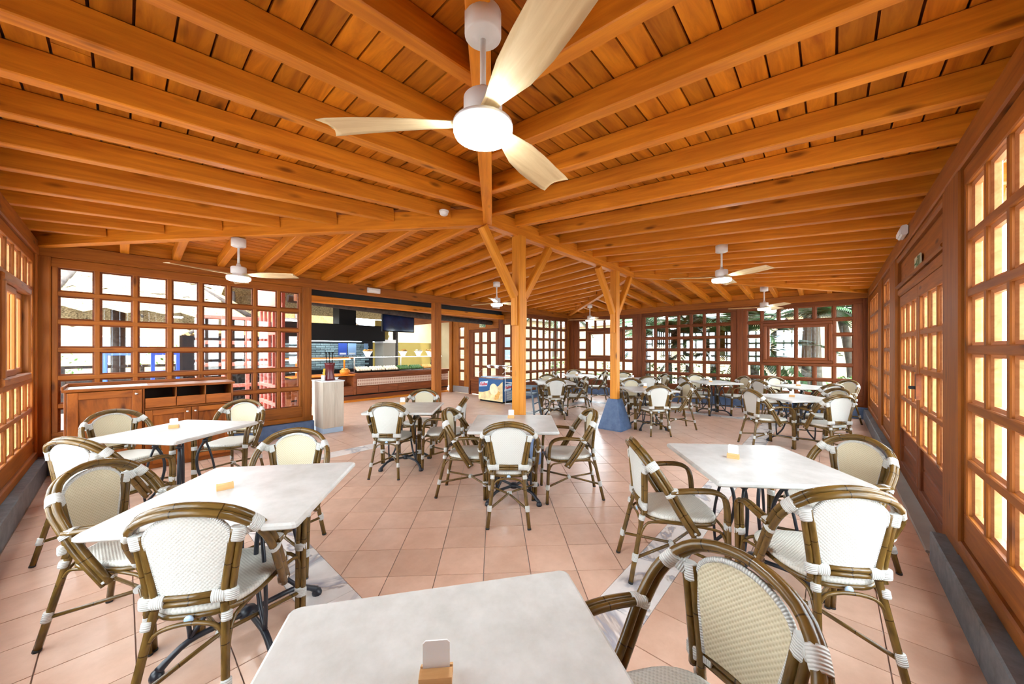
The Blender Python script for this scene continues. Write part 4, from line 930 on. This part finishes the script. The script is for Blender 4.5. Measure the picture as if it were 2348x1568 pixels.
for k in range(8): (x0, z0), (x1, z1) = arc[k], arc[k+1]; mb.add([(x0, -.48, z0), (x0, .48, z0), (x1, .48, z1), (x1, -.48, z1), (x0, -.48, z0+.006), (x0, .48, z0+.006), (x1, .48, z1+.006), (x1, -.48, z1+.006)], [[0, 1, 2, 3], [7, 6, 5, 4], [0, 4, 5, 1], [2, 6, 7, 3], [0, 3, 7, 4], [1, 5, 6, 2]])
mb.build('curved_glass', 'clear', fz)
for y in (-.485, .485): MB().tube([(x, y, z) for x, z in arc], .009, 6).build('glass_rim', 'chrome', fz)
MB().tube([(.1, -.485, 1.03), (.1, .485, 1.03)], .018, 8).build('top_bar', 'chrome', fz)
for k in range(8):
    bxs('tub', (-.17+.34*(k % 2), -.35+.23*(k//2), .69), (.30, .20, .05), ['card', 'creamscoop', 'paperl', 'red'][k % 4], .01)
ws = thing('display_stand', 'thin white metal frame stand before the freezer', 'stand', (7.0, 6.42, 0))
for y in (-.16, .16): MB().tube([(0, y, 0), (0, y, .93)], .009, 6).build('upright', 'white', ws)
for z in (.93, .62, .05): MB().tube([(0, -.16, z), (0, .16, z)], .008, 6).build('crossbar', 'white', ws)
for y in (-.16, .16): MB().tube([(0, y, .01), (.22, y, .01)], .009, 6).build('foot', 'white', ws)

# ---- high chair
hc_ = thing('high_chair', 'blue grey plastic high chair beside the nearer column', 'high chair', (6.02, 4.98, 0), R(20))
for sx in (-1, 1):
    for sy in (-1, 1): MB().tube([(sx*.25, sy*.25, 0), (sx*.17, sy*.17, .52)], .022, 6).build('leg', 'hgrey', hc_)
MB().box((0, 0, .53), (.36, .36, .035), None, 0, .01).build('seat', 'hgrey', hc_); MB().box((0, .17, .70), (.34, .03, .30), None, 0, .012).build('backrest', 'hgrey', hc_)
for sx in (-1, 1): MB().box((sx*.18, .0, .68), (.03, .34, .05), None, 0, .01).build('armrest', 'hgrey', hc_); MB().tube([(sx*.18, -.15, .53), (sx*.18, -.15, .68)], .016, 6).build('arm_post', 'hgrey', hc_)
for z in (.15, .33): MB().tube([(-.225+z*.1, -.225+z*.1, z), (.225-z*.1, -.225+z*.1, z)], .014, 6).build('crossbar', 'hgrey', hc_)

# ------------------------------------------------------------------ outside
g = tag(MB().box((0, 0, -.13), (90, 90, .1)).build('ground', 'pave', None, TR(10, 10, 0)), 'pale paved ground outside', None, None, 'structure')
def palapa(x, y, r, ze, za, label, mat='thatch'):
    t = thing('palapa', label, 'thatched shelter', (x, y, 0), 0, 'thatched shelters outside')
    n = 40; mb = MB(); random.seed(5)
    for lay in range(5):
        f0, f1 = lay/5, (lay+1)/5+.05
        vs = []; fs = []
        for k in range(n*2):
            a = PI*k/n; j = random.uniform(-.10, .06) if k % 2 else 0
            r0, z0 = r*(1-f0)+.10+j*0, ze+(za-ze)*f0-.02-abs(j)*1.3
            r1, z1 = max(.02, r*(1-f1)), ze+(za-ze)*min(1, f1)+.02
            vs += [(r0*math.cos(a), r0*math.sin(a), z0), (r1*math.cos(a), r1*math.sin(a), z1)]
        m = len(vs)
        for k in range(0, m, 2): fs.append([k, (k+2) % m, (k+3) % m, k+1])
        mb.add(vs, fs, None, 0, False)
    mb.build('thatch_roof', mat, t)
    for k in range(6):
        a = PI*k/3+.3; MB().tube([(.1*math.cos(a), .1*math.sin(a), za-.25), ((r+.15)*math.cos(a), (r+.15)*math.sin(a), ze+.0)], .06, 7).build('rafter_pole', 'log', t)
    MB().tube([(r*.62*math.cos(PI*k/8), r*.62*math.sin(PI*k/8), ze+(za-ze)*.30) for k in range(16)], .06, 6, True).build('ring_pole', 'log', t)
    for k in range(3):
        a = 2*PI*k/3+3.6; MB().tube([(r*.62*math.cos(a), r*.62*math.sin(a), 0), (r*.62*math.cos(a), r*.62*math.sin(a), ze+(za-ze)*.30)], .14, 9).build('log_post', 'log', t)
palapa(-.2, 12.4, 3.0, 2.25, 4.3, 'big thatched palapa roof outside the sideboard window')
palapa(5.2, 18.2, 3.6, 2.1, 4.6, 'wide thatched palapa behind the kitchen', 'reed'); palapa(13.5, 20.5, 3.2, 2.4, 4.4, 'distant thatched palapa seen past the buffet')
# shutter leaf outside, standing open, sun glare put into its pink
sh = thing('lattice_shutter', 'salmon painted lattice leaf standing open outside the window', 'shutter', (1.95, 7.35, 0))
PS = Plane('x', 1.95, 1)
for y in (0.0, .30, .60, .90, 1.20, 1.5): beam('shutter_stile', (1.95, 7.35+y, -.07), (1.95, 7.35+y, 2.35), .06, .05, 'pink', sh, (1, 0, 0))
for z in (.12, .46, .80, 1.14, 1.48, 1.82, 2.33): beam('shutter_rail', (1.95, 7.33, z), (1.95, 8.88, z), .055, .07, 'pink', sh)
beam('shutter_head', (1.95, 7.33, 2.55), (1.95, 9.2, 2.62), .06, .45, 'pink', sh)
sh2 = thing('pink_frame', 'pink lattice door frame further out beyond the open leaf', 'door frame', (1.3, 9.3, 0))
for x in (0.0, .4, .8, 1.15): beam('frame_stile', (1.0+x, 9.3, 0), (1.0+x, 9.3, 2.2), .07, .06, 'pink', sh2, (0, 1, 0))
for z in (.3, .75, 1.2, 1.65, 2.17): beam('frame_rail', (.98, 9.3, z), (2.18, 9.3, z), .05, .07, 'pink', sh2)
t = thing('painted_post', 'red and white painted post outside the left window', 'post', (-1.35, 9.6, 0)); MB().tube([(0, 0, 0), (0, 0, 2.2)], .11, 12).build('post', 'redp', t); MB().box((-.14, -.02, 1.1), (.12, .16, 2.2), None, 0, .01).build('white_pipe', 'card', t)
def plastic_chair(x, y, rz, label):
    t = thing('blue_chair', label, 'chair', (x, y, 0), rz, 'blue plastic chairs outside')
    for sx in (-1, 1):
        for sy in (-1, 1): MB().tube([(sx*.24, sy*.24, 0), (sx*.2, sy*.2, .45)], .025, 6).build('leg', 'bluep', t)
    MB().box((0, 0, .46), (.46, .46, .04), None, 0, .01).build('seat', 'bluep', t)
    for sx in (-1, 1): MB().box((sx*.21, .22, .95), (.06, .04, 1.0), None, 0, .008).build('back_post', 'bluep', t)
    for z in (.7, 1.0, 1.42): MB().box((0, .22, z), (.4, .03, .07), None, 0, .008).build('back_slat', 'bluep', t)
plastic_chair(-1.05, 10.1, .4, 'tall blue plastic chair beside the red post outside'); plastic_chair(-.1, 10.6, -.3, 'blue plastic chair further right outside the left window'); plastic_chair(.7, 11.0, .2, 'blue plastic chair under the palapa outside')
t = thing('outdoor_table', 'dark outdoor table beneath the palapa', 'table', (.25, 10.2, 0)); MB().box((0, 0, .98), (1.1, .5, .04), None, 0, .01).build('top', 'hgrey', t); MB().tube([(0, 0, 0), (0, 0, .97)], .05, 8).build('pedestal', 'log', t)
# buildings
def building(name, label, x0, x1, y0, y1, hgt, wins, side):
    t = thing(name, label, 'building', ((x0+x1)/2, (y0+y1)/2, 0)); c = Vector(((x0+x1)/2, (y0+y1)/2, 0))
    MB().box((0, 0, hgt/2), (x1-x0, y1-y0, hgt)).build('wall', 'cream', t); MB().box((0, 0, hgt+.08), (x1-x0+.5, y1-y0+.5, .16)).build('roof', 'teal', t)
    for u, z, w, hh in wins:
        p = Vector((u, y0-.02, z))-c if side == 'y' else Vector((x0-.02, u, z))-c
        d = (w, .06, hh) if side == 'y' else (.06, w, hh); f = MB().box((0, 0, 0), d).build('window', 'white', t, Matrix.Translation(p))
        d2 = (w-.14, .08, hh-.14) if side == 'y' else (.08, w-.14, hh-.14); MB().box((0, 0, 0), d2).build('pane', 'hgrey', f)
building('cream_building', 'cream rendered building behind the far windows', 20.0, 26, -3, 15, 3.0, [(1.2, 1.7, 1.4, 1.1), (4.4, 1.7, 1.4, 1.1), (9.5, 1.7, 1.4, 1.1)], 'x')
building('low_building', 'low cream building behind the palapa', -10, 4.5, 22.5, 27, 3.0, [(-6, 1.5, 1.6, 1.2), (-3, 1.5, 1.6, 1.2), (0, 1.5, 1.6, 1.2), (2.6, 1.5, 1.2, 1.2)], 'y')
building('side_building', 'cream building wall left of the far corner', 9.3, 16.5, 11.5, 17, 3.0, [(12.5, 1.6, 1.2, 1.2)], 'y')
# planting
random.seed(21)
def frond_mesh(L=1.7):
    mb = MB(); P = [Vector((L*t*(1-.18*t), 0, .55*L*t-.75*L*t*t)) for t in [k/12 for k in range(13)]]
    mb.tube(P, [.018*(1-.8*k/12) for k in range(13)], 4)
    for k in range(2, 26):
        t = k/26; i = min(11, int(t*12)); p = P[i].lerp(P[i+1], t*12-i); ln = .48*math.sin(PI*min(1, .15+t*.85))**.7+.05
        for s in (-1, 1):
            tip = p+Vector((ln*.55, s*ln*.8, -ln*.35)); w = Vector((.042, 0, 0))
            mb.add([p-w*.5, p+w, tip, p.lerp(tip, .5)+w*1.1], [[0, 1, 3, 2]], None, 0, False)
    return mb.mesh('frond', 'leaf')
FR = [frond_mesh(1.7), frond_mesh(2.1)]
def palm(x, y, hgt, lean, label, n=20, sc=1.15):
    t = thing('palm_tree', label, 'palm tree', (x, y, 0), 0, 'palm trees outside')
    P = smooth([(0, 0, 0), (lean*.3, 0, hgt*.4), (lean, lean*.3, hgt)], 5)
    mb = MB(); mb.tube([p for p in P for _ in (0, 1)][::1] if False else P, [.15-.05*k/10 for k in range(len(P))], 9); mb.build('trunk', 'trunk', t)
    for k in range(n):
        a = 2.4*k+random.uniform(-.2, .2); el = random.uniform(-.75, .35)
        obj('frond', FR[k % 2], t, Matrix.Translation(P[-1]) @ Matrix.Rotation(a, 4, 'Z') @ Matrix.Rotation(el, 4, 'Y') @ Matrix.Scale(sc, 4))
palm(13.0, 4.3, 1.7, .3, 'short palm left in the middle far window', 24); palm(13.4, 2.9, 1.5, -.3, 'dense palm in the centre of the middle far window', 26); palm(13.2, 1.75, 1.25, .2, 'low palm right in the middle far window', 24)
palm(14.2, .55, 3.4, -.2, 'slim palm with straight trunk behind the right sliding window', 12); palm(13.6, -.45, 2.6, .8, 'leaning palm at the right of the right sliding window', 14); palm(15.0, 6.0, 3.2, .4, 'palm behind the left sliding window', 13); palm(13.0, 9.2, 3.0, .2, 'palm outside the far left corner', 13)
palm(13.0, 3.6, 2.4, .2, 'low spreading palm close to the middle far window', 24, .8); palm(13.6, 2.3, 2.3, -.1, 'palm just outside the right part of the middle window', 24, .9); palm(13.4, 5.2, 2.4, .2, 'palm between the left sliding window and the middle one', 20, .8); palm(13.2, .3, 2.5, .1, 'palm crown above the right sliding window', 22, .7)
palm(-5.5, 17.0, 5.0, .3, 'tall palm above the palapa roof at left', 13)
def bush(x, y, r, hgt, label, n=220):
    t = thing('bush', label, 'bush', (x, y, 0), 0, 'bushes outside')
    mb = MB()
    for k in range(n):
        a = random.uniform(0, 2*PI); u = random.random()**.5; z = random.random(); rr = r*u*math.sqrt(max(.05, 1-(z*.9)**2))
        c = Vector((rr*math.cos(a), rr*math.sin(a), .05+hgt*z)); d = Vector((random.uniform(-1, 1), random.uniform(-1, 1), random.uniform(-.3, 1))).normalized(); e_ = d.cross(Vector((random.uniform(-1, 1), random.uniform(-1, 1), 1))).normalized(); s = random.uniform(.07, .15)
        mb.add([c, c+d*s*.5+e_*s*.28, c+d*s, c+d*s*.5-e_*s*.28], [[0, 1, 2, 3]])
    tag(mb.build('foliage', 'bush', t), kind='stuff')
    for k in range(3): MB().tube([(0, 0, 0), (.15*math.cos(2*k), .15*math.sin(2*k), hgt*.7)], .015, 5).build('stem', 'trunk', t)
bush(12.6, 3.6, .8, 1.0, 'bright bush low in the middle far window'); bush(12.8, 4.9, .7, .9, 'bright bush between the two far windows'); bush(12.7, 2.4, .7, .8, 'green bush right of centre in the middle far window'); bush(13.2, 6.6, .8, .9, 'bush below the left sliding window'); bush(13.0, -.4, .6, .7, 'bush low behind the right sliding window'); bush(12.2, 8.6, .9, 1.1, 'bush outside the far left corner window', 260)
bush(-4.2, 15.6, 1.3, 1.9, 'dark bush at the left beyond the palapa', 420); bush(-1.8, 16.4, 1.3, 1.7, 'wide bush behind the palapa posts', 420); bush(1.2, 16.6, 1.2, 1.6, 'bush right of centre behind the palapa', 400)
rl_ = thing('railing', 'dark timber railing under the palapa outside', 'railing', (-1.6, 13.4, 0))
for k in range(9): MB().box((-2.6+.65*k, 0, .55), (.08, .08, 1.1), None, 0, .006).build('railing_post', 'log', rl_)
for z in (.35, .72, 1.08): MB().box((0, 0, z), (5.4, .05, .07), None, 0, .006).build('railing_bar', 'log', rl_)
gp = thing('grey_pillar', 'grey pillar at the left outside the sideboard window', 'pillar', (-2.05, 9.9, 0))
MB().box((0, 0, 1.05), (.22, .22, 2.1), None, 0, .01).build('shaft', 'slate', gp); MB().box((0, 0, 2.16), (.34, .34, .12), None, 0, .01).build('capital', 'slate', gp); MB().box((0, 0, .08), (.3, .3, .16), None, 0, .01).build('base', 'slate', gp)
